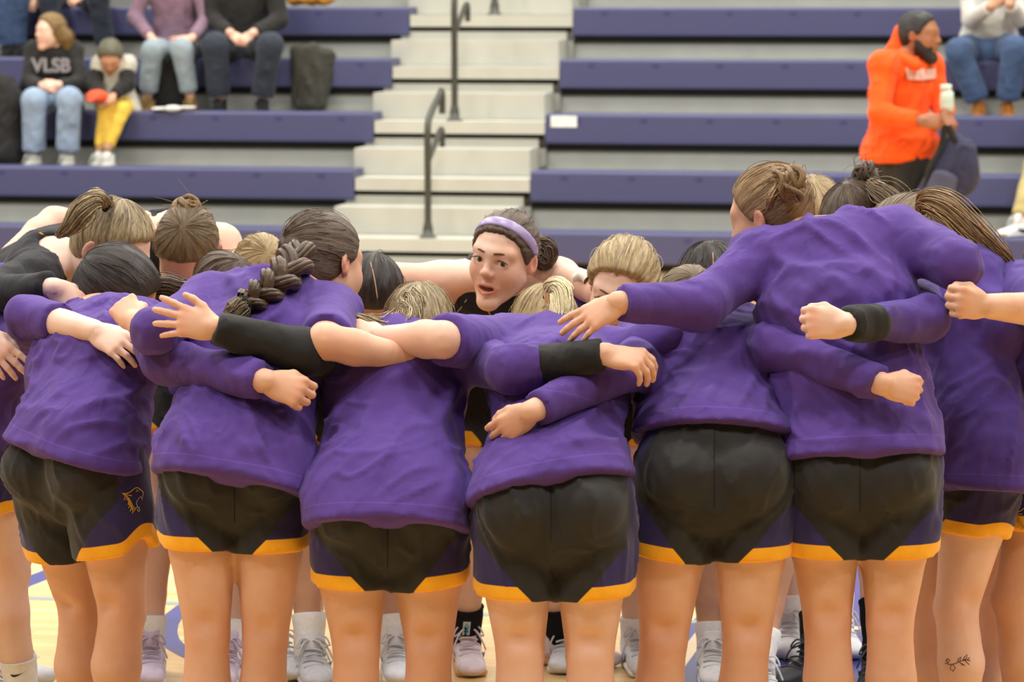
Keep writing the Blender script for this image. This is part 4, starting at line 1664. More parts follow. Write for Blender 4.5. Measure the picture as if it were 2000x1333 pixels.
# ---- far side of the huddle
FAR = dict(group=GRP, fold=.006, shoes='white', socks=(WHITE_SOCK, .085), shorts=(.6, .006), shirt_mat=BLACKJ, sleeves=None, h=.012, fd=(0, -1), hh=.006)

LEAD = person(dict(FAR, label='player facing the camera and talking, lavender headband, black jersey', skin_mat=SKIN_A, seed=51, shoes='pinkwhite',
    hips=((930, 712, 9.1), (1040, 712, 9.1)), knees=((915, 1010, 8.86), (1076, 1012, 8.9)), ank=((912, 1250, 8.96), (1086, 1252, 8.98)),
    sh=((862, 552, 8.70), (1092, 545, 8.68)), el=((690, 536, 8.62), (1150, 560, 8.44)), wr=((600, 580, 8.40), (1230, 600, 8.24)),
    head=(982, 504, 8.46), F=(-.40, -.88, -.14), U=(.10, -.20, .97), hem=.05, hs=1.03, mouth=.013, hh=.0026, socks=('#1d1d20', .105),
    toes=((.1, -1), (.9, -.3))))
hairset(LEAD, H_BROWN, (.15, -.95, -.05), frizz=160, seed=52, h=.0045)
add_eyes(LEAD['root'], LEAD['hc'], LEAD['M'], (-.30, .92, .05), LEAD['hs'])

# bun player, head bowed
Q2p = person(dict(FAR, label='player with a topknot bowing her head, bare shoulders, far left of the ring', skin_mat=SKIN_A, seed=55, shoes='lavender',
    hips=((300, 712, 9.35), (405, 712, 9.35)), knees=((297, 1000, 8.92), (420, 1000, 9.0)), ank=((294, 1262, 8.84), (452, 1275, 8.8)),
    sh=((262, 452, 8.98), (432, 478, 8.92)), el=((105, 432, 8.88), (470, 600, 8.8)), wr=((0, 515, 8.66), (440, 700, 8.6)),
    head=(366, 490, 8.72), F=(-.10, -.42, -.90), U=(0, -.80, .55), hem=.05, hs=1.06, hh=.0045, toes=((.1, -1), (-.1, -1))))
hairset(Q2p, H_ASH, (0, -.05, 1), frizz=120, seed=56)
bun(Q2p['root'], at(367, 410, 8.70), .037, H_LBROWN, seed=57, coils=9)

# ponytail in black long sleeves
Q1p = person(dict(FAR, label='player in black long sleeves with a high streaked blond ponytail, far left', skin_mat=SKIN_B, seed=59, fd=(.75, -.6), sleeves=(1.95, 1.95), ease=.022,
    hips=((-40, 740, 9.1), (30, 720, 8.9)), knees=((-30, 1020, 8.8), (40, 1000, 8.8)), ank=((-30, 1262, 8.8), (10, 1275, 8.8)),
    sh=((62, 550, 8.42), (150, 486, 8.72)), el=((-60, 580, 8.14), (200, 560, 8.7)), wr=((106, 562, 7.93), (250, 640, 8.5)),
    head=(216, 490, 8.50), F=(.72, -.30, -.60), U=(.45, -.15, .88), hem=.05, hs=1.10, hh=.005,
    hands=(((172, 612, 7.96), (.3, -.9, .5), -1, 'relax'), None)))
hairset(Q1p, H_STREAK, (-.1, -.45, .85), frizz=140, seed=60, vol=1.03)
tail(Q1p, [(212, 400, 8.42), (190, 388, 8.36), (160, 410, 8.33), (138, 440, 8.34), (112, 462, 8.36)], [.016, .024, .027, .020, .006], H_STREAK, seed=61, strands=110)
hair_tie(Q1p['root'], at(211, 399, 8.41), (-.6, -.2, .3), .019, TIE_M)

# blond with lavender headband, bowed
Q3p = person(dict(FAR, label='bowed blond player behind the braid, lavender headband', skin_mat=SKIN_B, seed=63,
    hips=((470, 712, 9.4), (570, 712, 9.4)), knees=((462, 1010, 9.0), (600, 1010, 9.0)), ank=((455, 1270, 8.86), (608, 1256, 8.82)),
    sh=((420, 540, 8.98), (580, 540, 8.98)), el=((370, 620, 8.8), (650, 620, 8.8)), wr=((340, 640, 8.6), (690, 640, 8.6)),
    head=(508, 540, 8.72), F=(.1, -.25, -.95), U=(.25, -.85, .45), hem=.05, toes=((0, -1), (.25, -1))))
hairset(Q3p, H_BLOND, (0, -.3, .9), frizz=90, seed=64)

# brown haired head in front of it
Q4p = person(dict(FAR, label='bowed brown haired player in purple whose ponytail lies towards the left', skin_mat=SKIN_C, seed=67, shirt_mat=PURPLE, sleeves=(1.9, 1.9), fd=(.3, -.9),
    hips=((410, 740, 9.2), (500, 740, 9.2)), knees=((400, 1050, 8.95), (480, 1050, 8.95)), ank=((420, 1290, 8.9), (540, 1290, 8.9)),
    sh=((380, 600, 8.72), (520, 600, 8.72)), el=((330, 640, 8.6), (560, 650, 8.5)), wr=((300, 620, 8.4), (600, 640, 8.3)),
    head=(446, 582, 8.28), F=(.45, -.35, -.82), U=(.1, -.85, .5), hem=.05))
hairset(Q4p, H_BROWN, (-.5, -.3, .6), frizz=90, seed=68, vol=1.03)
tail(Q4p, [(395, 552, 8.15), (360, 566, 8.1), (325, 560, 8.08), (290, 566, 8.08), (258, 580, 8.1)], [.016, .024, .026, .024, .006], H_BROWN, seed=69, strands=90)

# dark hair with a straight parting
Q5p = person(dict(FAR, label='bowed dark haired player with a straight white parting, beside the braid', skin_mat=SKIN_D, seed=71,
    hips=((620, 712, 9.3), (720, 712, 9.3)), knees=((590, 1010, 8.9), (770, 1010, 9.0)), ank=((604, 1258, 8.8), (772, 1262, 8.86)),
    sh=((650, 585, 8.75), (810, 585, 8.75)), el=((590, 650, 8.6), (870, 650, 8.6)), wr=((540, 660, 8.4), (900, 660, 8.5)),
    head=(728, 585, 8.32), F=(.2, -.45, -.86), U=(.1, -.80, .5), hem=.05, toes=((.2, -1), (.1, -1))))
hairset(Q5p, H_DARK, (-.2, -.8, .3), frizz=110, seed=72)

# fair haired player peeping over an arm
Q6p = person(dict(FAR, label='fair haired player facing the camera, face half hidden behind an outstretched purple arm', skin_mat=SKIN_B, seed=75, shirt_mat=PURPLE, sleeves=(1.9, 1.9), hh=.0034,
    hips=((1160, 712, 9.2), (1260, 712, 9.2)), knees=((1150, 1010, 8.95), (1236, 1010, 8.95)), ank=((1110, 1262, 9.0), (1242, 1262, 8.95)),
    sh=((1110, 625, 8.50), (1320, 640, 8.5)), el=((1080, 700, 8.3), (1350, 700, 8.3)), wr=((1060, 760, 8.1), (1330, 760, 8.1)),
    head=(1214, 563, 8.28), F=(-.28, -.86, -.42), U=(.05, -.45, .9), hem=.05, hs=1.03))
hairset(Q6p, H_BLOND, (.1, -.95, .1), frizz=190, seed=76, vol=1.07, wave=.003, h=.005)
add_eyes(Q6p['root'], Q6p['hc'], Q6p['M'], (.2, .95, .2), Q6p['hs'])

# curly dark head beyond the outstretched arm
Q8p = person(dict(FAR, label='player with frizzy dark parted hair, only the top of her head above the arm', skin_mat=SKIN_D, seed=79, shoes='blackwhite',
    hips=((1360, 712, 9.2), (1460, 712, 9.2)), knees=((1380, 1010, 8.9), (1525, 1020, 8.75)), ank=((1390, 1275, 8.8), (1486, 1290, 8.55)),
    sh=((1310, 600, 8.8), (1470, 600, 8.8)), el=((1280, 700, 8.6), (1500, 700, 8.6)), wr=((1290, 780, 8.4), (1490, 780, 8.4)),
    head=(1388, 565, 8.55), F=(0, -.5, -.85), U=(0, -.80, .55), hem=.05, toes=((0, -1), (.1, -1))))
hairset(Q8p, H_DARK, (.1, -.7, .4), frizz=240, seed=80, vol=1.05, wave=.003)

# messy bun behind the tall player
P9 = person(dict(FAR, label='dark haired player with a messy bun, head resting behind the tall player', skin_mat=SKIN_B, seed=83, shoes='black', socks=('#1d1d20', .13),
    hips=((1620, 700, 9.3), (1730, 700, 9.3)), knees=((1600, 1000, 9.0), (1710, 1000, 8.9)), ank=((1592, 1285, 8.75), (1712, 1262, 8.7)),
    sh=((1600, 470, 8.75), (1770, 480, 8.7)), el=((1560, 600, 8.5), (1800, 600, 8.5)), wr=((1560, 700, 8.3), (1790, 700, 8.3)),
    head=(1668, 446, 8.42), F=(-.5, -.5, -.7), U=(-.2, -.65, .7), hem=.05, toes=((-.7, -.7), (-.2, -1))))
hairset(P9, H_BROWN, (.3, -.4, .8), frizz=200, seed=84, vol=1.08)
bun(P9['root'], at(1690, 342, 8.4), .034, H_BROWN, seed=85, coils=7, loose=30)
tail(P9, [(1700, 360, 8.36), (1730, 385, 8.3), (1750, 410, 8.28), (1765, 432, 8.28)], [.018, .030, .028, .008], H_ASH, seed=86, strands=90, name='loose_lock', fly=.4)

Q10 = person(dict(FAR, label='blond player almost hidden between the tall player\'s bun and the messy bun', skin_mat=SKIN_B, seed=87,
    hips=((1540, 690, 9.5), (1630, 690, 9.5)), knees=((1540, 980, 9.2), (1630, 980, 9.2)), ank=((1540, 1215, 9.2), (1640, 1215, 9.2)),
    sh=((1510, 470, 9.1), (1670, 470, 9.1)), el=((1480, 590, 9.0), (1700, 590, 9.0)), wr=((1500, 690, 8.9), (1680, 690, 8.9)),
    head=(1588, 434, 8.85), F=(.1, -.6, -.75), U=(0, -.7, .65), hem=.05))
hairset(Q10, H_BLOND, (0, -.5, .8), frizz=120, seed=88, vol=1.05)
#@@DETAILS
# ------------------------------------------------------------------ small things on the players
def headband(o, e2, width, mat, vol=1.0, lift=1.034):
    e1 = np.array([1.0, 0, 0])
    e2 = nrm(e2)
    nn = np.cross(e1, e2)
    ph = np.linspace(0, 2 * math.pi, 49)
    R = HAIR_R * vol
    rows = []
    for t in np.linspace(-1, 1, 5):
        base = HAIR_C + nn * (t * width / 2)
        D = np.cos(ph)[:, None] * e1 + np.sin(ph)[:, None] * e2
        # radius of the offset section
        A = ((D / R) ** 2).sum(1)
        B = 2 * (D * (nn * t * width / 2) / R ** 2).sum(1)
        Cc = ((nn * t * width / 2 / R) ** 2).sum() - 1
        r = (-B + np.sqrt(B * B - 4 * A * Cc)) / (2 * A)
        rows.append(base + D * (r * lift - .0015 * abs(t))[:, None])
    V = np.array(rows)
    inner = np.array([rows[0], rows[-1]]) * .97 + HAIR_C * .03
    n = len(ph)
    allv = np.concatenate([V.reshape(-1, 3), inner.reshape(-1, 3)])
    Q = []
    for j in range(4):
        for i in range(n - 1):
            Q.append([j * n + i, j * n + i + 1, (j + 1) * n + i + 1, (j + 1) * n + i])
    for i in range(n - 1):
        Q.append([5 * n + i, 5 * n + i + 1, i + 1, i])
        Q.append([4 * n + i, 4 * n + i + 1, 6 * n + i + 1, 6 * n + i])
    part('headband', o['hc'] + (allv * o['hs']) @ o['M'].T, np.array(Q), mat, o['root'])


def parting(o, th0, th1, mat, x=0.0, vol=1.0, w=.0016):
    a = np.linspace(th0, th1, 16)
    D = np.stack([np.full(16, x), np.cos(a), np.sin(a)], 1)
    R = HAIR_R * vol
    r = 1 / np.sqrt(((D / R) ** 2).sum(1))
    P = HAIR_C + D * (r * 1.002)[:, None]
    rr = np.full(16, w)
    rr[0] = rr[-1] = .0004
    V, Q = tubes((o['hc'] + (P * o['hs']) @ o['M'].T)[None], rr[None], 6)
    part('hair_parting', V, Q, mat, o['root'], {'tint': ('FLOAT_COLOR', np.ones((len(V), 4)))})


LAV = plain('lavender_band', '#9684ad', .35, .5, .05, 30)
headband(LEAD, (0, .62, .78), .030, LAV)
headband(Q3p, (.15, .55, .8), .026, LAV)
lock(LEAD['root'], [at(1040, 470, 8.60), at(1056, 478, 8.62), at(1068, 492, 8.62), at(1060, 512, 8.6), at(1048, 508, 8.58)], [.014, .026, .026, .02, .008], H_BROWN, seed=53, strands=80)
lock(LEAD['root'], [at(1046, 462, 8.62), at(1066, 476, 8.66), at(1082, 502, 8.7)], [.008, .010, .003], H_ASH, seed=54, strands=26, n=14, name='loose_lock')
V, Q = sdf_mesh([Ell((0, .0830, -.0550), (.0175, .0075, .0048))], .0016, .002)
part('teeth', LEAD['hc'] + (V * LEAD['hs']) @ LEAD['M'].T, Q, plain('teeth_white', '#d9cfc2', .3), LEAD['root'])
parting(Q5p, .9, 2.1, SKIN_D, x=.05)
parting(Q8p, .9, 2.2, SKIN_D, x=.0, vol=1.05)
parting(Q6p, 1.0, 1.9, SKIN_B, x=-.12, vol=1.07, w=.0012)
# white scrunchie between the talking player's arm and her neighbour
part('wristband', *tubes(spline([at(1128, 544, 8.44), at(1140, 538, 8.40), at(1150, 548, 8.38)], 10)[None], np.full((1, 10), .016), 10), plain('white_band', '#e6e0d0', .8), LEAD['root'])

GOLD_L = plain('gold_trim', '#c39a45', .6)
WHITE_L = plain('white_trim', '#cfc9bd', .6)
cam_decal('neck_trim', [[(938, 556), (939, 572), (944, 588), (952, 604), (962, 622)], [(1026, 528), (1031, 545), (1031, 560), (1028, 580)]], LEAD['shirt'], LEAD['root'], GOLD_L, .002, .0022)
cam_decal('arm_trim', [[(912, 585), (900, 602), (888, 616)]], LEAD['shirt'], LEAD['root'], WHITE_L, .002, .0016)
cam_decal('neck_trim', [[(76, 456), (92, 462), (110, 478), (124, 496), (132, 512), (138, 528)]], Q1p['shirt'], Q1p['root'], GOLD_L, .002, .003)
cam_decal('neck_trim', [[(292, 420), (288, 436), (285, 452)]], Q2p['shirt'], Q2p['root'], GOLD_L, .002, .003)


# emblem: snarling wildcat head in outline, stitched on the hip
def emblem(o, ox, oy, sx, name='emblem'):
    E = lambda pts: [(ox + x * sx, oy + y * abs(sx)) for x, y in pts]
    gold = [[(0, 11), (6, 12), (14, 9), (19, 5), (24, 1), (29, 0), (33, 3), (38, 7), (40, 10)],
            [(0, 11), (5, 16), (3, 25), (8, 20), (9, 25), (12, 21), (11, 34), (15, 29), (12, 40), (18, 34), (15, 46), (20, 40), (19, 50), (24, 43), (27, 38)],
            [(0, 11), (9, 14), (18, 16)], [(5, 16), (12, 20), (16, 28), (20, 36), (24, 42)], [(9, 17), (14, 24), (18, 32), (22, 40)], [(6, 14), (10, 22), (14, 33), (19, 43)],
            [(11, 20), (16, 33), (21, 44)]]
    white = [[(40, 10), (39, 16), (38, 24), (36, 18), (33, 19), (28, 26), (27, 31), (29, 38), (31, 40), (32, 38), (33, 46), (31, 47), (28, 42)], [(27, 5), (31, 7), (26, 8)]]
    cam_decal(name, [E(q) for q in gold], o['shorts'], o['root'], GOLD, .0015, .0011)
    cam_decal(name + '_outline', [E(q) for q in white], o['shorts'], o['root'], plain('emblem_white', '#c9c2b2', .6), .0015, .0008)


emblem(P1, 239, 953, 1.0)
emblem(P8, 1979, 990, 1.0)
# vine tattoo on the calf
INK = plain('tattoo_ink', '#5a3a30', .7)
vine = [[(1846, 1296), (1856, 1299), (1866, 1297), (1876, 1292), (1886, 1290), (1895, 1291)], [(1847, 1291), (1852, 1296)], [(1847, 1291), (1851, 1287), (1855, 1290), (1852, 1295)],
        [(1858, 1299), (1856, 1307), (1862, 1312), (1866, 1306), (1861, 1299)], [(1870, 1295), (1872, 1288), (1877, 1284), (1875, 1291)], [(1880, 1291), (1884, 1284), (1889, 1279), (1888, 1287), (1882, 1290)],
        [(1884, 1291), (1890, 1296), (1893, 1299)], [(1874, 1294), (1879, 1299), (1884, 1301), (1879, 1296)], [(1889, 1290), (1894, 1285)]]
cam_decal('tattoo', vine, P7['body'], P7['root'], INK, .0006, .0009)
# prints on the socks
TEAL = plain('print_teal', '#2f8f9e', .7)
BLK = plain('print_black', '#17161a', .7)
PALE = plain('print_pale', '#c9d4d6', .7)


def swoosh(o, i, x, y, s, f=1):
    top = [(0, .30), (.22, .42), (.5, .36), (.8, .18), (1, 0)]
    low = [(1, 0), (.7, .30), (.4, .60), (.15, .66), (0, .30)]
    n = 6
    tt = np.linspace(0, 1, n)
    it = lambda P: [(np.interp(t, np.linspace(0, 1, 5), [a for a, _ in P]), np.interp(t, np.linspace(0, 1, 5), [b for _, b in P])) for t in tt]
    poly = it(top) + it(low)
    cam_decal('print', [[(x + a * s * f, y + b * s * .6) for a, b in poly]], o['socks'][i], o['root'], BLK, .0012)


def patch(o, i, x, y, wd, ht, back, fg, tilt=0.0):
    r = lambda a, b: (x + a * wd + b * ht * tilt, y + b * ht)
    cam_decal('print', [[r(-.5, -.5), r(-.5, 0), r(-.5, .5), r(.5, .5), r(.5, 0), r(.5, -.5)]], o['socks'][i], o['root'], back, .0012)
    cam_decal('print_mark', [[r(-.3, -.05), r(0, -.38), r(.3, -.1), r(.05, 0), r(.3, .2), r(0, .38), r(-.3, .2)], [r(-.25, .1), r(.1, .15), r(.1, .25)]], o['socks'][i], o['root'], fg, .0024, .0016)


patch(Q3p, 1, 606, 1234, 17, 28, TEAL, PALE, -.2)
patch(LEAD, 0, 911, 1228, 14, 26, PALE, TEAL, -.1)
swoosh(Q8p, 1, 1472, 1238, 26)
swoosh(Q2p, 0, 276, 1236, 10)
swoosh(P0, 1, 20, 1312, 30)

# ------------------------------------------------------------------ people and belongings on the bleachers
JEAN_L = cloth_mat('light_jeans', '#8ea2ba', weave=500)
JEAN_G = cloth_mat('grey_jeans', '#8b99a0', weave=500)
JEAN_D = cloth_mat('dark_jeans', '#2e3540', weave=500)
JEAN_B = cloth_mat('blue_jeans', '#3f5374', weave=500)
BLACK_C = cloth_mat('black_cotton', '#242322')
MAUVE = cloth_mat('mauve_knit', '#7e6474')
PALEG = cloth_mat('pale_grey_knit', '#c8c7c0')
YELLOW = cloth_mat('yellow_leggings', '#d9b445')
CREAM = cloth_mat('cream_cotton', '#b9b5a6')
ORANGE = cloth_mat('orange_fleece', '#f0560e', var=.05)
NAVY = cloth_mat('navy_nylon', '#32324a')
TANP = cloth_mat('sand_trousers', '#b3a56f')
OLIVE = cloth_mat('olive_jacket', '#37362e')
H_GREY = hair_mat('hair_greyish', '#4a4a3a', '#77745c')
H_BLACK = hair_mat('hair_black', '#100d0b', '#231d19')
H_TAN = hair_mat('hair_tan', '#6b5430', '#9c7f4f')


def deckz(k):
    return Z0 + RISE * k - .055


def seated(k, **kw):
    """a person on bench k; joints are given as pixel x, pixel y, distance behind the bench front"""
    N = N0 + PD * k
    conv = lambda q: at_n(q[0], q[1], N + q[2])
    base = dict(conv=conv, h=.015, hh=.010, hand_h=.007, hs_=.014, fd=(-BN[0], -BN[1]), floor=deckz(k - 1) if k else 0.0, group='spectators', fold=.012, ease=.022)
    base.update(kw)
    return person(base)


S1 = seated(2, label='spectator in black hooded sweatshirt and pale blue jeans, tan hair', skin_mat=SKIN_B, shirt_mat=BLACK_C, pants=JEAN_L, pant_w=1.25, cuff=.02, shoes='cream', seed=101,
    hips=((78, 205, .16), (128, 205, .16)), knees=((66, 196, -.26), (136, 194, -.26)), ank=((66, 296, -.20), (132, 296, -.20)),
    sh=((68, 100, .12), (142, 100, .12)), el=((56, 160, .0), (158, 162, .0)), wr=((84, 168, -.2), (112, 166, -.2)), hands=(((112, 172, -.22), (-.3, -.8, .6), -1, 'grip'), ((84, 164, -.22), (.3, -.8, .6), 1, 'grip')),
    head=(98, 62, .06), F=(-.75, -.62, -.05), U=(0, -.05, 1), hem=.04, bulk=1.0)
hairset(S1, H_TAN, (.2, -.9, -.2), frizz=20, h=.009, vol=1.05, seed=102)
lock(S1['root'], [at_n(112, 55, N0 + 2 * PD + .02), at_n(128, 75, N0 + 2 * PD + .05), at_n(134, 98, N0 + 2 * PD + .06)], [.05, .06, .02], H_TAN, seed=103, strands=40, name='long_hair', n=14)
fc = bpy.data.curves.new('sweatshirt_lettering', 'FONT')
fc.body = 'VLSB'
fc.size = .125
fc.align_x = 'CENTER'
fc.offset = .004
fc.extrude = .002
fc.materials.append(plain('lettering_grey', '#8f8b8f', .8))
ft = bpy.data.objects.new('lettering_curve', fc)
COL.objects.link(ft)
bpy.context.view_layer.update()
fo = bpy.data.objects.new('lettering', bpy.data.meshes.new_from_object(ft))
bpy.data.objects.remove(ft)
COL.objects.link(fo)
fo.parent = S1['root']
px_ = at_n(100, 140, N0 + 2 * PD - .035)
fo.matrix_local = Matrix.Translation(Vector(px_ - base_of(S1['root']))) @ Matrix([[BU[0], 0, -BN[0], 0], [BU[1], 0, -BN[1], 0], [0, 1, 0, 0], [0, 0, 0, 1]])

S2 = seated(2, label='small child in yellow leggings, crossed legs and pale shirt over black sleeves', skin_mat=SKIN_D, shirt_mat=CREAM, pants=YELLOW, pant_w=.85, cuff=.05, shoes='whiteplain', seed=107, bulk=.74, hs=.92, leg_r=.8, hand_s=.7,
    hips=((212, 210, .14), (246, 210, .14)), knees=((206, 205, -.14), (240, 214, -.12)), ank=((196, 292, -.18), (210, 288, -.24)),
    sh=((196, 125, .08), (250, 125, .08)), el=((184, 165, .0), (248, 165, .0)), wr=((196, 190, -.15), (222, 186, -.15)),
    head=(216, 112, .02), F=(0, -.7, -.7), U=(0, -.6, .75), hem=.10, sleeves=(.75, .75), under=((.6, 1.95), (.6, 1.95)), ease=.02)
hairset(S2, H_GREY, (0, -.6, .6), frizz=20, h=.009, vol=1.12, seed=108)
V, Q = sdf_mesh([Ell((0, 0, 0), (.075, .08, .05)), Cone((-.03, -.05, -.02), (-.06, -.09, -.035), (.055, .012), (.05, .01), S=(0, 1, 0))], .01, .03, cuts=[((0, 0, -.03), (0, 0, -1))])
tag(part('cap', V + at_n(190, 190, N0 + 2 * PD - .20), Q, plain('red_orange_cloth', '#d9512f', .8)), 'red orange cap lying on the knee of the child in yellow', 'cap')

S3 = seated(3, label='spectator in mauve sweater and pale grey jeans, hands on knees', skin_mat=SKIN_A, shirt_mat=MAUVE, pants=JEAN_G, cuff=.12, shoes='tan', seed=111,
    hips=((318, 100, .16), (368, 100, .16)), knees=((298, 98, -.26), (354, 96, -.26)), ank=((288, 190, -.18), (372, 190, -.18)),
    sh=((288, -42, .10), (384, -42, .10)), el=((264, 34, .04), (404, 38, .04)), wr=((296, 74, -.2), (374, 76, -.22)), hands=(((310, 108, -.26), (0, -.8, .6), -1, 'flat'), ((338, 82, -.26), (0, -.8, .6), 1, 'flat')),
    head=(334, -105, .05), F=(0, -1, 0), U=(0, 0, 1), hem=.05)
hairset(S3, H_BROWN, (0, -1, 0), frizz=0, h=.012, seed=112)
S4 = seated(3, label='spectator in black jacket and dark jeans with clasped hands', skin_mat=SKIN_A, shirt_mat=BLACK_C, pants=JEAN_D, pant_w=1.1, shoes='dark', seed=115, bulk=1.15,
    hips=((440, 100, .16), (508, 100, .16)), knees=((420, 88, -.26), (528, 88, -.26)), ank=((428, 192, -.18), (512, 192, -.18)),
    sh=((418, -50, .10), (532, -50, .10)), el=((412, 36, .04), (546, 40, .04)), wr=((452, 66, -.2), (492, 66, -.22)), hands=(((480, 88, -.24), (0, -.8, .6), -1, 'grip'), ((466, 86, -.26), (0, -.8, .6), 1, 'grip')),
    head=(475, -115, .05), F=(0, -1, 0), U=(0, 0, 1), hem=.05)
hairset(S4, H_DARK, (0, -1, 0), frizz=0, h=.012, seed=116)
S5 = seated(4, label='spectator in blue jeans at the top left corner, only legs in view', skin_mat=SKIN_A, shirt_mat=BLACK_C, pants=JEAN_B, shoes='dark', seed=119,
    hips=((-14, -5, .16), (34, -5, .16)), knees=((4, -8, -.26), (38, -8, -.26)), ank=((14, 92, -.18), (34, 92, -.18)),
    sh=((-30, -145, .10), (60, -145, .10)), el=((-45, -70, .04), (80, -60, .04)), wr=((-10, -30, -.2), (40, -30, -.22)),
    head=(15, -210, .05), F=(0, -1, 0), U=(0, 0, 1), hem=.05)
S6 = seated(4, label='spectator in dark clothes behind the tan haired one, top left', skin_mat=SKIN_A, shirt_mat=BLACK_C, pants=JEAN_D, pant_w=1.1, shoes='dark', seed=123,
    hips=((112, 0, .16), (172, 0, .16)), knees=((96, -6, -.26), (192, -6, -.26)), ank=((110, 92, -.18), (205, 92, -.18)),
    sh=((90, -140, .10), (190, -140, .10)), el=((56, -50, .04), (205, -50, .04)), wr=((62, -8, -.2), (160, -8, -.22)), hands=(((58, 24, -.24), (0, -.8, .6), -1, 'grip'), ((130, 8, -.26), (0, -.8, .6), 1, 'grip')),
    head=(140, -205, .05), F=(0, -1, 0), U=(0, 0, 1), hem=.05)
S7 = seated(3, label='spectator in pale grey sweatshirt and blue jeans, top right', skin_mat=SKIN_D, shirt_mat=PALEG, pants=JEAN_B, pant_w=1.15, shoes='orange', seed=127, bulk=1.1,
    hips=((1896, 96, .16), (1962, 96, .16)), knees=((1872, 100, -.24), (1982, 96, -.24)), ank=((1912, 200, -.18), (1968, 200, -.18)),
    sh=((1888, -50, .10), (1984, -50, .10)), el=((1896, 38, -.02), (1990, 36, -.02)), wr=((1936, 12, -.2), (1972, 8, -.22)), hands=(((1962, -14, -.2), (0, -.9, .3), 1, 'grip'), ((1976, -20, -.2), (0, -.9, .3), -1, 'flat')),
    head=(1935, -115, .05), F=(0, -1, 0), U=(0, 0, 1), hem=.04)
S8 = seated(4, label='spectator at the right edge in a taupe top, hardly in view', skin_mat=SKIN_B, shirt_mat=cloth_mat('taupe_knit', '#8b857b'), pants=JEAN_D, shoes='dark', seed=131,
    hips=((2030, -2, .16), (2090, -2, .16)), knees=((2030, -2, -.24), (2090, -4, -.24)), ank=((2030, 100, -.18), (2090, 100, -.18)),
    sh=((2012, -150, .10), (2100, -150, .10)), el=((1998, 30, .0), (2120, -60, .0)), wr=((1990, 22, -.2), (2080, -30, -.22)),
    head=(2055, -210, .05), F=(0, -1, 0), U=(0, 0, 1), hem=.04)
S9 = seated(1, label='spectator beyond the right edge of whom a black and white sneaker shows', skin_mat=SKIN_B, shirt_mat=BLACK_C, pants=TANP, shoes='blackwhite', seed=135,
    hips=((2050, 330, .16), (2110, 330, .16)), knees=((2024, 322, -.24), (2110, 322, -.24)), ank=((1994, 428, -.38), (2110, 440, -.2)),
    sh=((2040, 190, .10), (2130, 190, .10)), el=((2020, 260, .04), (2150, 260, .04)), wr=((2050, 300, -.2), (2120, 300, -.22)),
    head=(2085, 130, .05), F=(0, -1, 0), U=(0, 0, 1), hem=.04, floor=deckz(0) + .055, toes=((-.75, -.65), (0, -1)))

# man in the orange hooded sweatshirt
YM = 16.5
MAN = person(dict(label='bearded man in bright orange hooded sweatshirt standing before the bleachers', skin_mat=skin_mat('skin_brown', '#9a6a4c'), shirt_mat=ORANGE, pants=BLACK_C, pant_w=1.15, shoes='dark', seed=141,
    group=None, h=.013, hh=.007, hand_h=.006, fd=(.75, -.66), bulk=1.08, tw=.92, ease=.022, hand_s=1.0, floor=0.0, fold=.018,
    hips=((1738, 296, YM + .08), (1782, 298, YM - .06)), knees=((1736, 470, YM + .1), (1790, 470, YM - .05)), ank=((1738, 674, YM + .12), (1790, 682, YM - .04)),
    sh=((1726, 128, YM - .12), (1814, 132, YM + .14)), el=((1718, 222, YM - .22), (1842, 210, YM + .05)), wr=((1800, 236, YM - .34), (1846, 220, YM - .16)),
    hands=(((1850, 238, YM - .34), (.3, -.8, .3), -1, 'grip'), ((1862, 250, YM - .2), (.4, -.6, .5), 1, 'grip')),
    head=(1796, 70, YM), F=(.90, -.42, -.08), U=(.05, 0, 1), hem=.03, sleeves=(1.93, 1.93), hs=1.06))
hairset(MAN, H_BLACK, (-.2, -.9, .2), frizz=0, h=.007, vol=.985, seed=142)
bp_, bs_ = head_prims()
V, Q = sdf_mesh([Ell((0, .022, -.026), (.071, .073, .092)), Ell((0, .073, -.104), (.032, .030, .026))] +
                [Cone(Rx((.050, .002, -.048), s), Rx((.012, .066, -.102), s), .029, .027) for s in (-1, 1)], .006, .02, subs=[Ell((0, .10, -.058), (.024, .03, .010), k=.006)],
                fns=[lambda X, Y, Z: Z + .012 + .38 * Y + 0 * X, lambda X, Y, Z: -(Y + .002) + 0 * X + 0 * Z])
part('beard', MAN['hc'] + (V * MAN['hs']) @ MAN['M'].T, Q, H_BLACK, MAN['root'], {'strand': ('FLOAT_VECTOR', V * 20)})
hd_c = MAN['nk0'] - MAN['f'] * .07 + UZ * .02
V, Q = sdf_mesh([Cone(at(1745, 118, YM + .05), at(1762, 62, YM + .05), .05, .045), Cone(at(1750, 112, YM - .08), at(1790, 128, YM - .14), .040, .030), Cone(at(1748, 110, YM + .05), at(1812, 116, YM + .05), .055, .04)], .011, .05)
part('hood', V, Q, ORANGE, MAN['root'], {'hem': ('FLOAT', np.full(len(V), .5))})
cam_decal('chest_print', [[(1768, 133), (1780, 134), (1792, 135), (1804, 136), (1814, 135), (1824, 134), (1824, 152), (1814, 155), (1804, 158), (1792, 157), (1780, 156), (1770, 155)]], MAN['shirt'], MAN['root'], plain('print_pale_pink', '#dcb6ac', .8), .014)

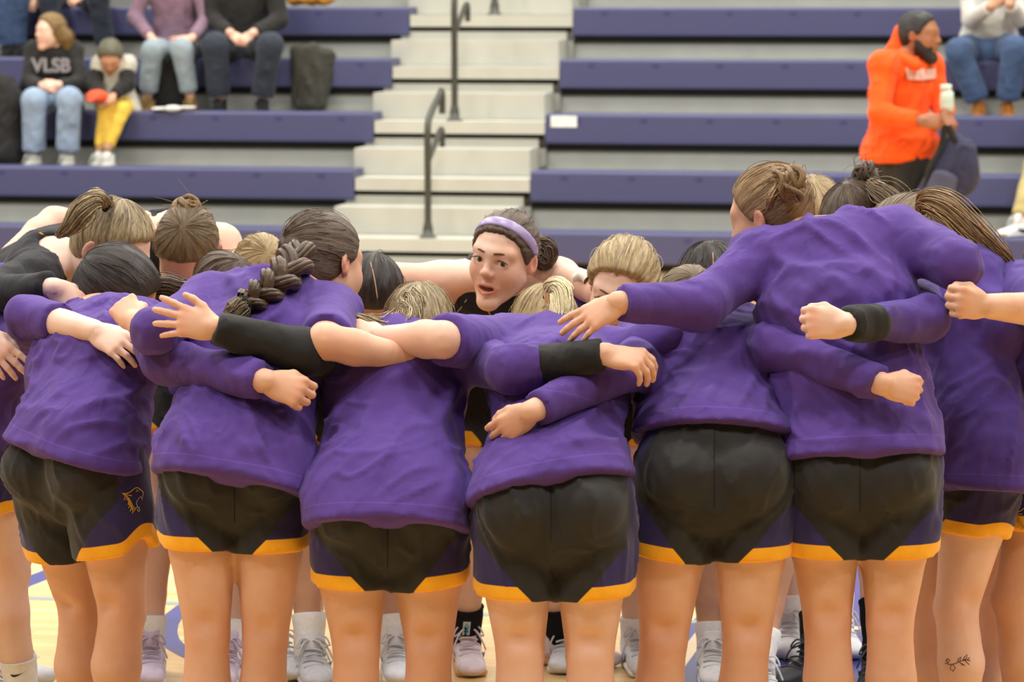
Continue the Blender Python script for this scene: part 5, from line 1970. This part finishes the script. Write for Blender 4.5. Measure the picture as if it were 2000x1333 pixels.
# backpack in his hand
r_ = empty('backpack', at(1850, 400, YM - .25))
tag(r_, 'dark slate backpack hanging from the hands of the man in orange', 'backpack')
V, Q = sdf_mesh([Cone(at(1868, 290, YM - .25), at(1832, 400, YM - .25), (.085, .07), (.13, .09), S=(1, 0, .3)), Ell(at(1890, 330, YM - .28), (.06, .06, .13))], .011, .05)
V = fold_disp(V, vnormals(V, Q), (.3, 0, 1), [], .012, 151, 1.3)
part('bag_body', V, Q, NAVY, r_, {'hem': ('FLOAT', np.full(len(V), .5))})
V, Q = sdf_mesh([Cone(at(1846, 345, YM - .33), at(1826, 405, YM - .33), (.07, .03), (.085, .04), S=(1, 0, .3))], .011, .03)
part('front_pocket', V, Q, cloth_mat('slate_nylon', '#4a4a5c'), r_, {'hem': ('FLOAT', np.full(len(V), .5))})
part('strap', *tubes(spline([at(1846, 244, YM - .3), at(1838, 285, YM - .3), at(1816, 330, YM - .3), at(1806, 380, YM - .28)], 16)[None], np.full((1, 16), .016), 8), BLACK_C, r_)
part('strap', *tubes(spline([at(1852, 246, YM - .3), at(1862, 270, YM - .3), at(1872, 296, YM - .28)], 12)[None], np.full((1, 12), .018), 8), BLACK_C, r_)
# water bottle
bt = empty('water_bottle', at(1848, 226, YM - .14))
tag(bt, 'pale mint water bottle held by the man in orange', 'bottle')
b0 = at(1849, 220, YM - .14)
zz = np.array([0, .004, .03, .08, .105, .115])
part('flask', *tubes((b0 + UZ * zz[:, None])[None], np.array([[.02, .034, .036, .036, .033, .022]]), 20), plain('mint_plastic', '#c3d3c4', .35), bt)
zz = np.array([.113, .116, .140, .145, .146])
part('lid', *tubes((b0 + UZ * zz[:, None] - np.array([.006, 0, 0]))[None], np.array([[.026, .03, .03, .026, .004]]), 20), plain('mint_lid', '#d3dccd', .4), bt)


def drape(name, label, cat, prims, mat, h=.014, k=.05, amp=.016, seed=0, **kw):
    V, Q = sdf_mesh(prims, h, k, **kw)
    V = fold_disp(V, vnormals(V, Q), (.1, .1, 1), [], amp, 160 + seed, 1.4)
    o = part(name, V, Q, mat, None, {'hem': ('FLOAT', np.full(len(V), .5))})
    return tag(o, label, cat)


nB, nC = N0 + 3 * PD, N0 + 2 * PD
drape('jacket', 'dark olive jacket draped over the bench beside the spectator in black', 'jacket',
      [Cone(at_n(580, 100, nB + .02), at_n(592, 205, nB - .05), (.05, .05), (.07, .04), S=BU), Cone(at_n(610, 98, nB + .02), at_n(615, 205, nB - .06), (.07, .05), (.08, .04), S=BU),
       Cone(at_n(640, 110, nB + .02), at_n(632, 180, nB - .03), (.05, .05), (.04, .03), S=BU)], OLIVE, seed=1)
drape('bag', 'black bag beside the pale blue jeans at the left edge', 'bag',
      [Cone(at_n(5, 175, nC - .1), at_n(10, 300, nC - .15), (.10, .10), (.12, .12), S=BU), Ell(at_n(24, 200, nC - .1), (.06, .08, .10))], BLACK_C, seed=2)
drape('bag', 'black bag standing under the bench behind the pale grey jeans', 'bag',
      [Cone(at_n(330, 130, nB - .06), at_n(336, 195, nB - .06), (.13, .08), (.15, .10), S=BU)], plain('black_canvas', '#1c1b1a', .8), seed=3, amp=.008)
drape('bag', 'yellow and orange bag on the upper bench above the aisle', 'bag',
      [Cone(at_n(575, -6, nB + PD + .15), at_n(640, -6, nB + PD + .15), .05, .05)], plain('amber_cloth', '#c88a2e', .8), seed=4)
V, Q = sdf_mesh([Cone(at_n(300, 212, nC + .05), at_n(380, 210, nC + .08), (.10, .008), (.08, .008), S=BN), Ell(at_n(338, 212, nC + .0), (.06, .05, .022))], .009, .02)
tag(part('paper', V, Q, plain('paper_white', '#d6d6d0', .8)), 'crumpled white paper on the bench below the mauve sweater', 'paper')
# seams down the back of the shorts
SEAM = plain('seam_black', '#0f0e0d', .9)
for o, line in ((P4, [(1076, 925 + 12 * i) for i in range(12)]), (P5, [(1395, 835 + 12 * i) for i in range(14)]), (P6, [(1680, 890 + 10 * i) for i in range(12)]), (P3, [(757, 1028 + 8 * i) for i in range(11)]), (P2, [(458, 930 + 10 * i) for i in range(10)])):
    cam_decal('seam', [line], o['shorts'], o['root'], SEAM, .0003, .0011)
